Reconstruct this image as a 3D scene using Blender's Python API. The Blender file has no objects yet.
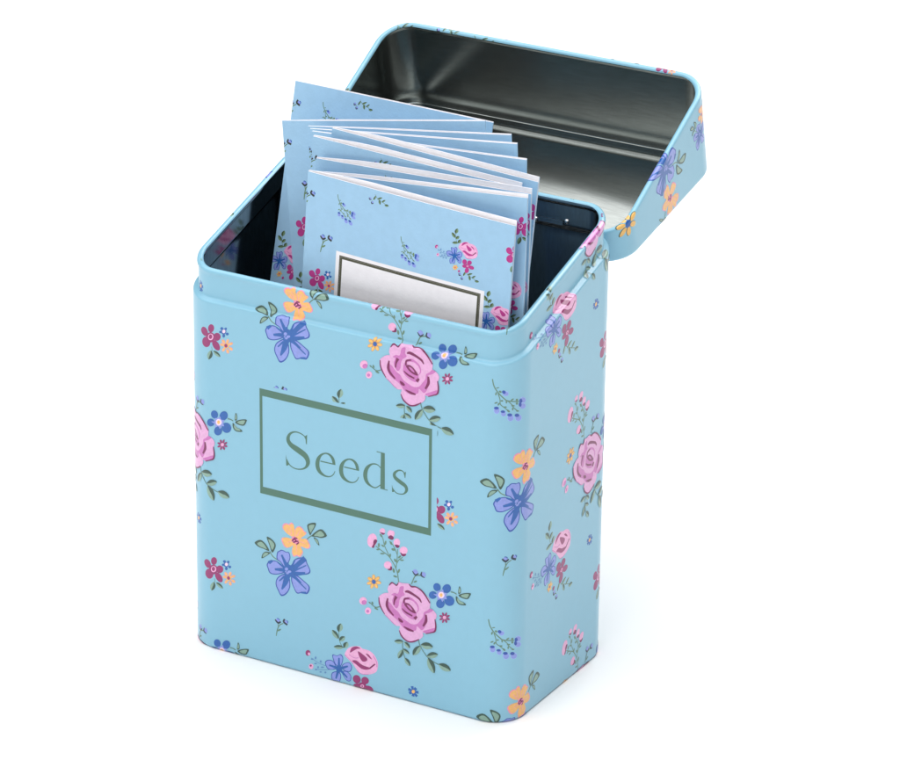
MOTIFS = {
'A': [
  ('S','gs',[(-1009,1523),(-831,1431),(-618,1326),(-475,1158),(-404,1041),(-344,875),(-306,603)],[30,30,30,30,30,30,30]),
  ('S','gs',[(-893,1887),(-798,1798),(-750,1608),(-666,1449),(-594,1320)],[27,27,27,27,27]),
  ('S','gs',[(-597,1757),(-503,1690),(-407,1534),(-359,1411),(-370,1229),(-392,1043)],[27,27,27,27,27,27]),
  ('S','gs',[(-349,1593),(-355,1423)],[24,24]),
  ('S','gs',[(-194,1395),(-311,1288),(-369,1184)],[27,27,27]),
  ('P','gs',[(-882,1576),(-898,1518),(-931,1510),(-948,1560),(-932,1619),(-899,1626)]),
  ('P','gs',[(-881,1453),(-909,1425),(-966,1411),(-995,1425),(-966,1454),(-910,1467)]),
  ('P','gs',[(-737,1363),(-774,1335),(-844,1324),(-878,1340),(-841,1368),(-770,1379)]),
  ('P','gs',[(-685,1686),(-709,1629),(-739,1627),(-745,1681),(-720,1738),(-690,1741)]),
  ('P','gs',[(-757,1557),(-791,1548),(-831,1570),(-837,1601),(-802,1610),(-762,1587)]),
  ('P','gs',[(-545,1361),(-558,1308),(-584,1301),(-597,1349),(-584,1402),(-558,1409)]),
  ('P','gs',[(-420,1544),(-460,1515),(-518,1521),(-536,1556),(-496,1585),(-438,1579)]),
  ('P','gs',[(-514,1670),(-554,1672),(-585,1715),(-576,1756),(-536,1754),(-505,1711)]),
  ('P','gs',[(-244,1430),(-249,1392),(-294,1345),(-333,1336),(-328,1375),(-283,1422)]),
  ('P','gs',[(-156,1316),(-188,1291),(-249,1282),(-278,1297),(-246,1321),(-185,1331)]),
  ('P','gs',[(-389,1274),(-376,1225),(-404,1202),(-446,1228),(-458,1277),(-430,1300)]),
  ('P','gs',[(-430,961),(-435,899),(-467,886),(-495,934),(-489,996),(-457,1009)]),
  ('P','gs',[(-278,971),(-313,916),(-344,919),(-340,977),(-305,1031),(-274,1028)]),
  ('P','gs',[(-352,784),(-391,763),(-453,770),(-476,797),(-437,818),(-375,811)]),
  ('P','gs',[(-822,1879),(-803,1835),(-826,1814),(-869,1837),(-888,1882),(-865,1903)]),
  ('P','pk',[(-971,1670),(-1034,1519),(-1145,1447),(-1240,1497),(-1262,1639),(-1199,1790),(-1088,1861),(-994,1812)]),
  ('P','pd',[(-1034,1708),(-963,1691),(-986,1618),(-1033,1540),(-1068,1452),(-1127,1461),(-1081,1562),(-1081,1629)]),
  ('P','pk',[(-726,2017),(-751,1951),(-810,1912),(-871,1922),(-896,1976),(-871,2042),(-811,2081),(-751,2071)]),
  ('P','pd',[(-886,1952),(-822,1953),(-728,1949),(-799,1892)]),
  ('P','pk',[(-439,2014),(-470,1931),(-546,1881),(-623,1894),(-655,1962),(-624,2046),(-548,2095),(-471,2082)]),
  ('P','pd',[(-645,1857),(-551,1942),(-462,1890),(-503,1820),(-574,1818)]),
  ('P','pk',[(-275,1801),(-303,1715),(-373,1665),(-443,1681),(-472,1753),(-444,1839),(-375,1889),(-305,1873)]),
  ('P','pd',[(-432,1696),(-350,1716),(-286,1698),(-326,1632),(-396,1631)]),
  ('P','pk',[(-48,1605),(-97,1521),(-187,1481),(-267,1509),(-288,1587),(-239,1671),(-148,1711),(-69,1684)]),
  ('P','pd',[(-266,1523),(-195,1496),(-97,1519),(-101,1469),(-183,1420),(-242,1457)]),
  ('P','pk',[(-538,1030),(-607,964),(-696,954),(-752,1008),(-743,1093),(-673,1160),(-584,1169),(-528,1115)]),
  ('P','pd',[(-557,1048),(-510,1037),(-521,944),(-616,921),(-644,948),(-580,975)]),
  ('P','yo',[(-839,495),(-878,453),(-951,437),(-1003,460),(-995,505),(-933,537),(-864,533)]),
  ('P','yo',[(-951,317),(-1003,313),(-1046,358),(-1050,419),(-1010,449),(-957,427),(-931,368)]),
  ('P','yo',[(-1145,260),(-1170,297),(-1152,369),(-1103,422),(-1061,416),(-1058,355),(-1095,286)]),
  ('P','yo',[(-1274,367),(-1254,418),(-1187,462),(-1124,467),(-1111,428),(-1159,376),(-1232,348)]),
  ('P','yo',[(-1241,557),(-1191,583),(-1126,567),(-1095,520),(-1122,479),(-1185,473),(-1238,508)]),
  ('P','yo',[(-1071,687),(-1029,669),(-1015,604),(-1040,541),(-1085,528),(-1116,574),(-1110,645)]),
  ('P','yo',[(-892,660),(-889,611),(-936,547),(-999,515),(-1029,540),(-1004,603),(-944,656)]),
  ('P','yl',[(-848,494),(-880,461),(-941,449),(-985,467),(-979,501),(-928,526),(-870,523)]),
  ('P','yl',[(-956,324),(-996,322),(-1032,360),(-1037,410),(-1006,433),(-963,413),(-941,365)]),
  ('P','yl',[(-1141,270),(-1160,300),(-1144,360),(-1105,404),(-1073,399),(-1071,349),(-1102,291)]),
  ('P','yl',[(-1265,372),(-1248,412),(-1192,449),(-1139,454),(-1129,424),(-1170,382),(-1230,358)]),
  ('P','yl',[(-1233,554),(-1193,573),(-1139,559),(-1113,522),(-1133,490),(-1185,487),(-1230,515)]),
  ('P','yl',[(-1071,678),(-1038,662),(-1027,608),(-1046,556),(-1081,546),(-1105,585),(-1101,644)]),
  ('P','yl',[(-900,652),(-899,613),(-938,559),(-989,532),(-1012,551),(-991,603),(-940,647)]),
  ('P','bl',[(-1007,514),(-1002,466),(-1030,426),(-1075,416),(-1110,442),(-1116,490),(-1088,530),(-1043,540)]),
  ('S','gs',[(80,696),(158,904),(227,980),(368,1014)],[30,30,30,30]),
  ('S','gs',[(227,971),(213,1021)],[24,24]),
  ('P','gs',[(244,823),(226,787),(174,756),(139,760),(157,795),(209,827)]),
  ('P','bv',[(109,1072),(188,1145),(273,1081),(218,991)]),
  ('S','nb',[(104,1071),(190,984),(283,1052)],[23,47,23]),
  ('P','bv',[(367,1090),(460,1127),(508,1062),(462,979),(368,1001)]),
  ('S','nb',[(385,1122),(368,1014),(471,972)],[23,54,23]),
  ('S','gs',[(-874,-197),(-1017,-247),(-1184,-152)],[24,24,24]),
  ('P','gs',[(-926,-301),(-965,-312),(-1023,-295),(-1041,-267),(-1002,-256),(-944,-273)]),
  ('P','gs',[(-1076,-136),(-1073,-176),(-1095,-189),(-1121,-162),(-1124,-122),(-1102,-109)]),
  ('P','gs',[(-1155,-177),(-1180,-184),(-1210,-168),(-1214,-145),(-1188,-139),(-1159,-155)]),
  ('P','pk',[(-1277,-167),(-1337,-247),(-1425,-274),(-1490,-232),(-1493,-146),(-1432,-67),(-1344,-40),(-1280,-81)]),
  ('P','pm',[(-1275,-175),(-1297,-229),(-1351,-262),(-1405,-256),(-1428,-213),(-1405,-159),(-1352,-126),(-1297,-132)]),
  ('P','pk',[(-1136,-386),(-1163,-464),(-1231,-510),(-1298,-498),(-1327,-434),(-1299,-356),(-1231,-310),(-1164,-322)]),
  ('P','pm',[(-1193,-409),(-1207,-445),(-1240,-467),(-1274,-462),(-1288,-433),(-1274,-398),(-1241,-376),(-1207,-381)]),
  ('P','bl',[(939,860),(949,772),(897,696),(812,676),(746,724),(735,812),(788,888),(872,908)]),
  ('P','bl',[(1238,785),(1158,700),(1061,685),(1003,747),(1019,852),(1100,936),(1197,951),(1254,889)]),
  ('P','bl',[(842,567),(808,479),(722,425),(636,437),(600,507),(634,595),(720,649),(806,638)]),
  ('P','bl',[(1321,610),(1362,511),(1315,402),(1208,346),(1103,376),(1062,475),(1109,585),(1217,640)]),
  ('P','bl',[(1072,356),(1020,259),(926,212),(844,244),(824,336),(876,434),(970,480),(1051,448)]),
  ('P','bv',[(739,571),(833,594),(867,693),(948,713),(1017,775),(1053,694),(1147,695),(1113,608),(1137,524),(1056,504),(1010,414),(951,478),(847,418),(857,510)]),
  ('P','wh',[(1066,623),(1040,550),(974,506),(908,517),(880,577),(906,650),(972,694),(1038,683)]),
  ('P','or',[(1015,610),(1002,569),(969,545),(936,553),(922,587),(935,629),(968,653),(1001,645)]),
  ('S','gs',[(1251,759),(1348,761),(1425,735)],[27,27,27]),
  ('P','gd',[(1471,776),(1503,985),(1551,907),(1541,793)]),
  ('P','gl',[(1487,806),(1508,944),(1539,893),(1533,817)]),
  ('P','gd',[(1484,723),(1645,819),(1841,867),(1819,773),(1751,677),(1577,668)]),
  ('P','gl',[(1553,733),(1659,797),(1788,829),(1774,766),(1729,703),(1614,697)]),
  ('P','gd',[(1415,683),(1416,549),(1511,460),(1708,492),(1649,551),(1532,578)]),
  ('P','gl',[(1457,638),(1458,550),(1520,491),(1650,512),(1611,551),(1534,569)]),
  ('P','mg',[(1235,-46),(1204,-66),(1153,-65),(1119,-43),(1128,-17),(1174,-7),(1221,-19)]),
  ('P','mg',[(1146,-157),(1115,-152),(1088,-114),(1086,-70),(1110,-54),(1142,-78),(1158,-124)]),
  ('P','mg',[(1018,-190),(1004,-164),(1018,-110),(1049,-70),(1073,-73),(1073,-118),(1048,-170)]),
  ('P','mg',[(925,-126),(937,-93),(983,-56),(1029,-43),(1040,-64),(1007,-103),(956,-131)]),
  ('P','mg',[(922,-3),(953,18),(1005,17),(1039,-5),(1029,-31),(983,-42),(936,-29)]),
  ('P','mg',[(1011,108),(1042,104),(1069,66),(1071,22),(1047,6),(1015,30),(999,75)]),
  ('P','mg',[(1140,142),(1153,115),(1139,62),(1108,22),(1084,25),(1084,69),(1109,121)]),
  ('P','mg',[(1232,78),(1220,45),(1174,8),(1128,-5),(1117,16),(1150,55),(1201,82)]),
  ('P','pk',[(1130,-7),(1115,-45),(1079,-69),(1043,-64),(1027,-33),(1042,6),(1078,30),(1114,24)]),
  ('S','gs',[(-177,-1015),(-170,-1264),(-102,-1510)],[18,18,18]),
  ('S','gs',[(295,-815),(356,-1027),(559,-1282),(773,-1391),(950,-1436)],[21,21,21,21,21]),
  ('P','gl',[(-425,-1090),(-352,-1030),(-269,-1003),(-196,-1012),(-151,-1043),(-202,-1090),(-279,-1124),(-360,-1126)]),
  ('P','gd',[(-425,-1090),(-352,-1027),(-269,-1001),(-195,-1009),(-148,-1042),(-232,-1049),(-329,-1076)]),
  ('P','gl',[(-118,-1035),(-44,-1033),(13,-1066),(42,-1121),(41,-1175),(-15,-1181),(-74,-1158),(-113,-1107)]),
  ('P','gd',[(-118,-1035),(-42,-1030),(14,-1064),(44,-1118),(43,-1177),(-1,-1128),(-64,-1086)]),
  ('P','gl',[(-165,-1247),(-93,-1236),(-29,-1257),(15,-1298),(30,-1343),(-23,-1355),(-87,-1344),(-140,-1306)]),
  ('P','gd',[(-165,-1247),(-92,-1234),(-28,-1255),(16,-1296),(32,-1344),(-25,-1309),(-98,-1283)]),
  ('P','gl',[(-304,-1561),(-326,-1481),(-304,-1395),(-248,-1322),(-186,-1281),(-164,-1338),(-174,-1419),(-223,-1501)]),
  ('P','gd',[(-304,-1561),(-219,-1501),(-172,-1420),(-161,-1339),(-184,-1279),(-213,-1367),(-266,-1462)]),
  ('P','gl',[(-101,-1496),(-21,-1509),(35,-1558),(59,-1627),(51,-1690),(-9,-1685),(-69,-1648),(-105,-1581)]),
  ('P','gd',[(-101,-1496),(-19,-1506),(37,-1556),(61,-1625),(53,-1692),(12,-1626),(-50,-1566)]),
  ('P','gl',[(143,-1353),(137,-1242),(187,-1137),(273,-1061),(359,-1028),(370,-1109),(337,-1211),(257,-1301)]),
  ('P','gd',[(143,-1353),(134,-1240),(184,-1136),(269,-1059),(361,-1025),(285,-1121),(223,-1241)]),
  ('P','gl',[(376,-984),(482,-901),(594,-876),(685,-905),(736,-966),(660,-1033),(554,-1073),(450,-1059)]),
  ('P','gd',[(376,-984),(483,-896),(594,-872),(686,-900),(739,-966),(630,-960),(501,-983)]),
  ('P','gl',[(565,-1263),(638,-1167),(734,-1115),(828,-1112),(891,-1145),(841,-1220),(755,-1282),(655,-1300)]),
  ('P','gd',[(565,-1263),(638,-1163),(734,-1112),(827,-1108),(895,-1144),(792,-1171),(680,-1226)]),
  ('P','gl',[(597,-1313),(717,-1364),(792,-1470),(812,-1600),(786,-1708),(694,-1678),(610,-1590),(571,-1459)]),
  ('P','gd',[(597,-1313),(722,-1361),(796,-1468),(817,-1597),(788,-1712),(740,-1582),(658,-1454)]),
  ('P','gl',[(925,-1409),(1051,-1359),(1166,-1371),(1246,-1433),(1276,-1513),(1184,-1557),(1070,-1562),(974,-1511)]),
  ('P','gd',[(925,-1409),(1054,-1354),(1168,-1367),(1248,-1428),(1280,-1514),(1177,-1471),(1045,-1450)]),
  ('P','pl',[(-913,48),(-858,142),(-720,242),(-610,275),(-638,368),(-584,527),(-515,596),(-432,577),(-377,551),(-304,656),(-199,656),(7,686),(76,624),(213,653),(351,600),(461,509),(599,412),(649,293),(643,134),(739,105),(827,22),(837,-81),(783,-200),(820,-322),(800,-486),(691,-553),(541,-626),(431,-619),(446,-708),(337,-842),(172,-911),(145,-966),(7,-993),(-103,-955),(-229,-854),(-285,-735),(-258,-609),(-369,-624),(-466,-569),(-605,-458),(-745,-347),(-829,-222),(-885,-90)]),
  ('P','pm',[(-267,526),(-149,568),(-164,420),(-114,340),(-223,247),(-278,141),(-299,-23),(-359,-117),(-428,-82),(-498,59),(-458,215),(-527,237),(-431,314),(-320,328)]),
  ('P','pm',[(-691,11),(-553,-7),(-428,-135),(-303,-209),(-219,-320),(-80,-391),(86,-455),(250,-414),(359,-280),(440,-154),(466,-16),(630,78),(522,-55),(496,-246),(525,-371),(417,-557),(306,-505),(251,-480),(225,-606),(32,-681),(-161,-624),(-329,-454),(-495,-364),(-648,-243)]),
  ('P','pl',[(-236,151),(-114,314),(78,414),(271,357),(409,207),(384,16),(330,-156),(359,-280),(196,-428),(3,-423),(-191,-340),(-275,-229),(-290,-21)]),
  ('P','pm',[(-168,168),(-31,295),(107,290),(272,173),(315,-1),(247,-97),(235,-206),(167,-316),(-26,-272),(-193,-155),(-221,-4)]),
  ('P','pl',[(-113,177),(80,225),(232,136),(274,2),(206,-94),(81,20),(-57,117)]),
  ('P','pd',[(-134,71),(-30,124),(95,62),(220,-78),(193,-124),(69,-103),(-56,-28)]),
  ('P','pm',[(-57,64),(40,49),(123,-49),(41,-30)]),
  ('P','pm',[(-745,-373),(-633,-425),(-466,-555),(-369,-610),(-466,-582),(-605,-471)]),
  ('P','pm',[(431,-580),(608,-482),(786,-397),(773,-493),(637,-559),(527,-613)]),
  ('P','pm',[(629,125),(739,100),(603,-8),(521,-15)]),
  ('S','pd',[(-900,70),(-885,-90),(-823,-228),(-722,-373)],[27,41,41,23]),
  ('S','pd',[(-589,491),(-515,588),(-432,572),(-369,546),(-314,633)],[23,41,27,36,23]),
  ('S','pd',[(7,673),(82,623),(213,645),(364,590),(494,478),(638,285)],[23,45,32,45,45,36]),
  ('S','pd',[(791,-145),(820,-322),(795,-487),(691,-553),(528,-629)],[23,41,45,32,23]),
  ('S','pd',[(-277,-733),(-215,-864),(-103,-955),(21,-990),(173,-943),(321,-841)],[23,45,45,41,41,23]),
  ('S','pd',[(-631,111),(-655,-86),(-601,-210),(-448,-346)],[41,82,73,45]),
  ('S','pd',[(-369,229),(-424,104),(-442,-38)],[91,54,41]),
  ('S','pd',[(-109,426),(-10,455),(188,394),(326,323),(387,233)],[36,82,68,64,27]),
  ('S','pd',[(-139,83),(-118,220),(24,269)],[45,54,36]),
  ('S','pd',[(-193,-76),(-77,-158),(117,-215)],[27,54,45]),
  ('S','pd',[(180,-286),(254,-196)],[91,54]),
  ('S','pd',[(522,-76),(529,-259),(438,-435)],[54,82,45]),
  ('S','pd',[(-307,-382),(-246,-433),(-168,-467)],[36,91,54]),
  ('S','pd',[(-140,-587),(4,-635),(159,-649)],[27,73,45]),
],
'B': [
  ('S','gs',[(-792,-510),(-695,-639),(-517,-718)],[32,32,32]),
  ('P','bo',[(-434,-378),(-336,-385),(-288,-403),(-191,-395),(-149,-552),(-208,-719),(-209,-872),(-339,-873),(-468,-752),(-582,-688),(-564,-485),(-499,-424)]),
  ('P','bv',[(-423,-404),(-339,-410),(-297,-426),(-212,-418),(-176,-555),(-227,-700),(-228,-833),(-341,-834),(-454,-729),(-552,-673),(-537,-497),(-480,-444)]),
  ('P','bo',[(-893,-917),(-794,-785),(-598,-738),(-469,-813),(-339,-903),(-340,-1026),(-601,-1151),(-797,-1153),(-861,-1031)]),
  ('P','bv',[(-859,-920),(-773,-806),(-603,-765),(-490,-830),(-377,-909),(-378,-1015),(-605,-1124),(-775,-1126),(-831,-1020)]),
  ('P','bo',[(-111,-787),(-46,-588),(117,-472),(310,-440),(374,-577),(471,-766),(406,-888),(147,-967),(-80,-931)]),
  ('P','bv',[(-74,-777),(-17,-604),(124,-504),(293,-476),(349,-594),(433,-759),(376,-866),(151,-934),(-46,-903)]),
  ('P','bo',[(-275,-1040),(-178,-1139),(-163,-1410),(-278,-1638),(-441,-1740),(-539,-1611),(-619,-1431),(-569,-1235),(-405,-1088)]),
  ('P','bv',[(-289,-1083),(-205,-1169),(-192,-1405),(-292,-1603),(-434,-1692),(-519,-1580),(-589,-1423),(-545,-1253),(-403,-1124)]),
  ('P','bo',[(-112,-1031),(50,-1006),(276,-1119),(453,-1258),(372,-1477),(210,-1486),(48,-1542),(-49,-1413),(-130,-1219)]),
  ('P','bv',[(-82,-1064),(59,-1042),(256,-1140),(411,-1261),(340,-1452),(199,-1460),(58,-1508),(-27,-1396),(-97,-1227)]),
  ('P','bl',[(-47,-908),(-93,-1053),(-204,-1136),(-314,-1108),(-359,-985),(-313,-839),(-202,-757),(-92,-785)]),
  ('S','bl',[(-209,-933),(-322,-716),(-425,-522)],[151,101,55]),
  ('S','bl',[(-226,-952),(-437,-964),(-639,-1001)],[121,101,60]),
  ('S','bl',[(-161,-982),(35,-736),(310,-446)],[171,131,151]),
  ('S','bl',[(-145,-993),(82,-953),(309,-882)],[151,111,70]),
  ('S','bl',[(-226,-1013),(-309,-1293),(-424,-1537)],[181,151,40]),
  ('S','bl',[(-177,-1016),(-15,-1083),(179,-1204)],[141,101,50]),
  ('S','bl',[(-307,-895),(-550,-772)],[70,45]),
  ('S','bl',[(-193,-898),(-234,-695)],[81,45]),
  ('S','bl',[(-112,-1031),(340,-1347)],[60,35]),
  ('S','bl',[(-340,-1133),(-504,-1311)],[60,35]),
  ('S','bl',[(-15,-885),(342,-645)],[50,30]),
  ('S','bl',[(-712,-765),(-827,-855)],[60,101]),
  ('S','bl',[(340,-1454),(178,-1479)],[70,50]),
  ('S','bl',[(-111,-787),(-13,-595)],[70,30]),
  ('P','bv',[(-222,-890),(-248,-939),(-300,-951),(-326,-915),(-300,-867),(-248,-854)]),
  ('P','bv',[(-125,-942),(-154,-981),(-213,-996),(-242,-971),(-213,-932),(-154,-918)]),
  ('P','bv',[(-197,-1006),(-220,-1038),(-265,-1049),(-288,-1028),(-265,-996),(-219,-985)]),
  ('P','bv',[(-265,-977),(-278,-1001),(-304,-1008),(-317,-990),(-304,-965),(-278,-959)]),
  ('P','op',[(-43,57),(-124,92),(-269,148),(-391,270),(-358,393),(-251,437),(-196,419),(-122,492),(-41,444),(-10,301),(39,388),(136,444),(232,404),(274,344),(351,302),(306,225),(216,143),(190,91),(344,129),(424,42),(472,-68),(408,-144),(311,-152),(182,-138),(214,-221),(240,-306),(149,-449),(52,-436),(-45,-490),(-100,-388),(-93,-265),(-70,-168),(-174,-248),(-287,-281),(-368,-225),(-432,-58),(-302,19),(-108,20)]),
  ('P','or',[(-39,55),(-114,87),(-249,139),(-363,253),(-332,367),(-233,408),(-182,392),(-112,459),(-37,415),(-8,282),(37,363),(127,415),(217,378),(256,322),(328,283),(285,211),(201,135),(177,87),(321,121),(396,41),(440,-61),(380,-132),(290,-139),(170,-126),(200,-203),(224,-282),(139,-416),(49,-404),(-41,-454),(-92,-359),(-85,-244),(-64,-154),(-161,-229),(-266,-260),(-341,-207),(-401,-52),(-280,19),(-99,20)]),
  ('S','op',[(-9,331),(6,93)],[9,18]),
  ('S','op',[(-268,299),(-123,107)],[9,18]),
  ('S','op',[(-155,357),(-107,156)],[9,18]),
  ('S','op',[(152,339),(54,134)],[9,18]),
  ('S','op',[(-238,-118),(-92,-37)],[9,18]),
  ('S','op',[(312,-16),(151,6)],[9,18]),
  ('S','op',[(52,-321),(37,-127)],[9,18]),
  ('P','op',[(-91,100),(22,96),(102,40),(134,-43),(37,-97),(-76,-79),(-108,-10)]),
  ('S','pd',[(-92,-46),(-27,39),(54,-32)],[47,47,47]),
  ('S','pd',[(-27,70),(70,72)],[41,41]),
  ('S','pd',[(-60,-75),(21,-25),(102,-5)],[41,41,41]),
  ('S','pd',[(37,-112),(118,-32)],[36,36]),
  ('S','gs',[(370,126),(457,216),(554,285)],[28,28,28]),
  ('P','gd',[(457,261),(371,512),(474,612),(641,652),(602,507),(522,367)]),
  ('P','gl',[(476,338),(419,503),(487,569),(597,595),(571,500),(518,408)]),
  ('P','gd',[(505,249),(666,432),(826,516),(980,372),(826,268),(666,260)]),
  ('P','gl',[(587,283),(693,404),(799,459),(900,364),(799,296),(693,291)]),
  ('P','gd',[(570,228),(698,183),(746,29),(650,96)]),
  ('P','gl',[(602,196),(687,167),(718,65),(655,109)]),
  ('P','gd',[(-1264,-365),(-1084,-245),(-921,-328),(-802,-503),(-988,-481),(-1151,-460)]),
  ('P','gl',[(-1186,-376),(-1067,-297),(-960,-351),(-881,-467),(-1004,-453),(-1111,-438)]),
  ('P','gd',[(-887,-107),(-725,-144),(-611,-253),(-629,-394),(-721,-532),(-807,-316)]),
  ('P','gl',[(-834,-169),(-726,-194),(-652,-266),(-663,-359),(-724,-450),(-781,-307)]),
  ('P','gd',[(-776,-552),(-923,-551),(-1021,-648),(-1049,-777),(-924,-695)]),
  ('P','gl',[(-831,-583),(-928,-583),(-993,-647),(-1011,-732),(-929,-678)]),
],
'C': [
  ('S','gs',[(25,-282),(43,-401)],[16,16]),
  ('P','mg',[(-107,162),(-87,66),(-130,-10),(-218,-24),(-303,28),(-328,121),(-274,203),(-182,221)]),
  ('P','mg',[(112,257),(82,169),(14,119),(-54,135),(-82,209),(-52,297),(17,348),(84,331)]),
  ('P','mg',[(311,59),(276,-31),(193,-84),(111,-71),(78,2),(113,91),(196,145),(278,131)]),
  ('P','mg',[(-17,-123),(-25,-237),(-101,-321),(-208,-331),(-286,-262),(-277,-146),(-188,-53),(-82,-44)]),
  ('P','mg',[(247,-149),(289,-252),(258,-335),(173,-348),(83,-284),(41,-181),(72,-98),(157,-85)]),
  ('P','mg',[(131,7),(89,-107),(-12,-175),(-113,-158),(-156,-66),(-110,51),(-8,119),(91,101)]),
  ('P','m2',[(98,7),(67,-80),(-6,-130),(-79,-116),(-109,-45),(-77,42),(-3,93),(69,78)]),
  ('P','pk',[(85,8),(59,-64),(-3,-106),(-64,-94),(-89,-35),(-62,37),(0,80),(61,67)]),
  ('P','mg',[(49,7),(32,-43),(-6,-71),(-43,-62),(-58,-19),(-42,30),(-4,59),(34,49)]),
  ('P','bl',[(393,310),(379,278),(346,258),(314,262),(301,287),(314,319),(347,339),(380,335)]),
  ('P','bl',[(500,297),(472,268),(441,261),(424,282),(432,318),(460,347),(491,354),(508,333)]),
  ('P','bl',[(351,202),(338,173),(307,155),(277,158),(264,181),(277,211),(308,229),(338,226)]),
  ('P','bl',[(564,190),(550,158),(517,138),(484,142),(471,167),(485,199),(518,219),(550,215)]),
  ('P','bl',[(449,116),(436,75),(405,52),(375,60),(363,94),(376,135),(406,158),(437,150)]),
  ('P','bl',[(490,241),(465,181),(406,144),(348,152),(324,201),(349,261),(408,298),(466,290)]),
  ('P','wh',[(460,242),(445,201),(410,177),(375,184),(361,217),(376,258),(411,282),(446,275)]),
  ('P','op',[(354,-14),(393,-3),(434,-25),(452,-67),(437,-104),(398,-116),(357,-94),(339,-52)]),
  ('P','or',[(359,-21),(390,-14),(424,-34),(441,-69),(432,-98),(401,-105),(367,-85),(350,-50)]),
  ('P','op',[(544,42),(569,21),(568,-29),(540,-79),(502,-98),(477,-77),(479,-27),(506,22)]),
  ('P','or',[(541,33),(559,14),(556,-29),(534,-72),(505,-89),(487,-71),(490,-27),(512,15)]),
  ('P','op',[(687,-37),(678,-74),(634,-114),(581,-132),(550,-118),(559,-80),(603,-41),(656,-23)]),
  ('P','or',[(677,-42),(669,-72),(630,-105),(585,-121),(559,-112),(568,-83),(606,-50),(652,-33)]),
  ('P','op',[(680,-241),(644,-263),(594,-257),(561,-227),(563,-190),(600,-168),(649,-173),(683,-204)]),
  ('P','or',[(672,-237),(643,-253),(601,-247),(571,-222),(571,-193),(601,-178),(642,-184),(672,-208)]),
  ('P','op',[(541,-368),(505,-365),(480,-327),(481,-277),(508,-244),(545,-247),(570,-284),(568,-334)]),
  ('P','or',[(539,-359),(511,-355),(491,-322),(491,-279),(511,-252),(539,-256),(559,-290),(559,-332)]),
  ('P','op',[(357,-348),(344,-317),(364,-266),(406,-224),(445,-216),(458,-247),(438,-298),(396,-340)]),
  ('P','or',[(363,-339),(355,-313),(373,-270),(408,-233),(439,-225),(448,-251),(429,-294),(394,-331)]),
  ('P','op',[(287,-157),(317,-125),(370,-112),(416,-125),(428,-156),(399,-188),(346,-202),(299,-189)]),
  ('P','or',[(297,-157),(321,-133),(367,-123),(407,-133),(419,-156),(394,-180),(349,-190),(308,-181)]),
  ('P','or',[(568,-136),(543,-197),(484,-234),(426,-225),(402,-177),(427,-116),(486,-79),(545,-87)]),
  ('P','mg',[(522,-135),(518,-178),(488,-209),(450,-211),(425,-183),(429,-141),(459,-109),(497,-107)]),
  ('P','gl',[(-72,-666),(-116,-598),(-108,-516),(-59,-440),(5,-392),(42,-440),(48,-515),(9,-597)]),
  ('P','gd',[(-72,-666),(13,-597),(51,-515),(46,-440),(6,-389),(-9,-474),(-49,-570)]),
  ('P','gl',[(76,-387),(159,-383),(230,-413),(277,-464),(291,-516),(230,-524),(158,-504),(101,-456)]),
  ('P','gd',[(76,-387),(160,-381),(232,-411),(279,-462),(293,-518),(231,-472),(149,-435)]),
],
'D': [
  ('S','gs',[(0,11),(27,-129),(79,-248),(180,-385),(314,-519),(398,-577),(702,-638)],[32,32,32,32,32,32,32]),
  ('S','gs',[(398,-577),(520,-706),(557,-782),(688,-904)],[25,25,25,25]),
  ('S','gs',[(147,-369),(199,-528),(214,-670),(318,-760),(454,-886)],[25,25,25,25,25]),
  ('P','gs',[(178,-208),(160,-227),(118,-237),(94,-229),(113,-210),(155,-200)]),
  ('P','gs',[(120,-386),(99,-425),(77,-421),(75,-376),(96,-336),(119,-341)]),
  ('P','gs',[(238,-344),(210,-354),(175,-334),(169,-302),(197,-291),(232,-312)]),
  ('P','gs',[(388,-603),(377,-643),(354,-642),(342,-601),(353,-561),(376,-562)]),
  ('P','gs',[(282,-572),(266,-593),(233,-593),(216,-572),(232,-550),(265,-550)]),
  ('P','gs',[(560,-535),(548,-561),(506,-581),(476,-574),(487,-546),(529,-527)]),
  ('P','gs',[(682,-590),(663,-617),(626,-610),(607,-576),(625,-548),(662,-555)]),
  ('P','gs',[(680,-687),(663,-715),(630,-709),(612,-675),(628,-647),(662,-653)]),
  ('P','gs',[(588,-734),(563,-748),(514,-741),(489,-720),(513,-704),(563,-711)]),
  ('P','gs',[(552,-817),(542,-853),(521,-850),(510,-812),(520,-776),(541,-779)]),
  ('P','gs',[(715,-901),(692,-914),(647,-905),(624,-883),(646,-868),(691,-877)]),
  ('P','gs',[(145,-610),(129,-637),(86,-657),(58,-650),(74,-623),(117,-603)]),
  ('P','gs',[(188,-674),(162,-701),(141,-689),(148,-651),(175,-624),(195,-636)]),
  ('P','gs',[(381,-746),(358,-763),(311,-761),(288,-742),(311,-724),(357,-726)]),
  ('P','gs',[(454,-889),(422,-890),(388,-857),(386,-823),(417,-822),(452,-855)]),
  ('P','bw',[(425,-378),(401,-429),(342,-447),(284,-424),(259,-370),(282,-318),(340,-298),(399,-323)]),
  ('P','bv',[(413,-384),(394,-425),(346,-440),(297,-420),(277,-378),(296,-336),(344,-320),(392,-340)]),
  ('P','bo',[(338,-360),(310,-379),(273,-371),(249,-341),(251,-304),(278,-284),(315,-292),(340,-324)]),
  ('P','bw',[(204,-831),(181,-905),(123,-938),(64,-912),(38,-841),(62,-765),(120,-731),(178,-758)]),
  ('P','bv',[(192,-838),(173,-898),(126,-924),(78,-903),(57,-846),(76,-786),(123,-758),(172,-780)]),
  ('P','bo',[(175,-769),(157,-798),(113,-811),(68,-803),(49,-777),(67,-748),(112,-733),(156,-742)]),
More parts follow.
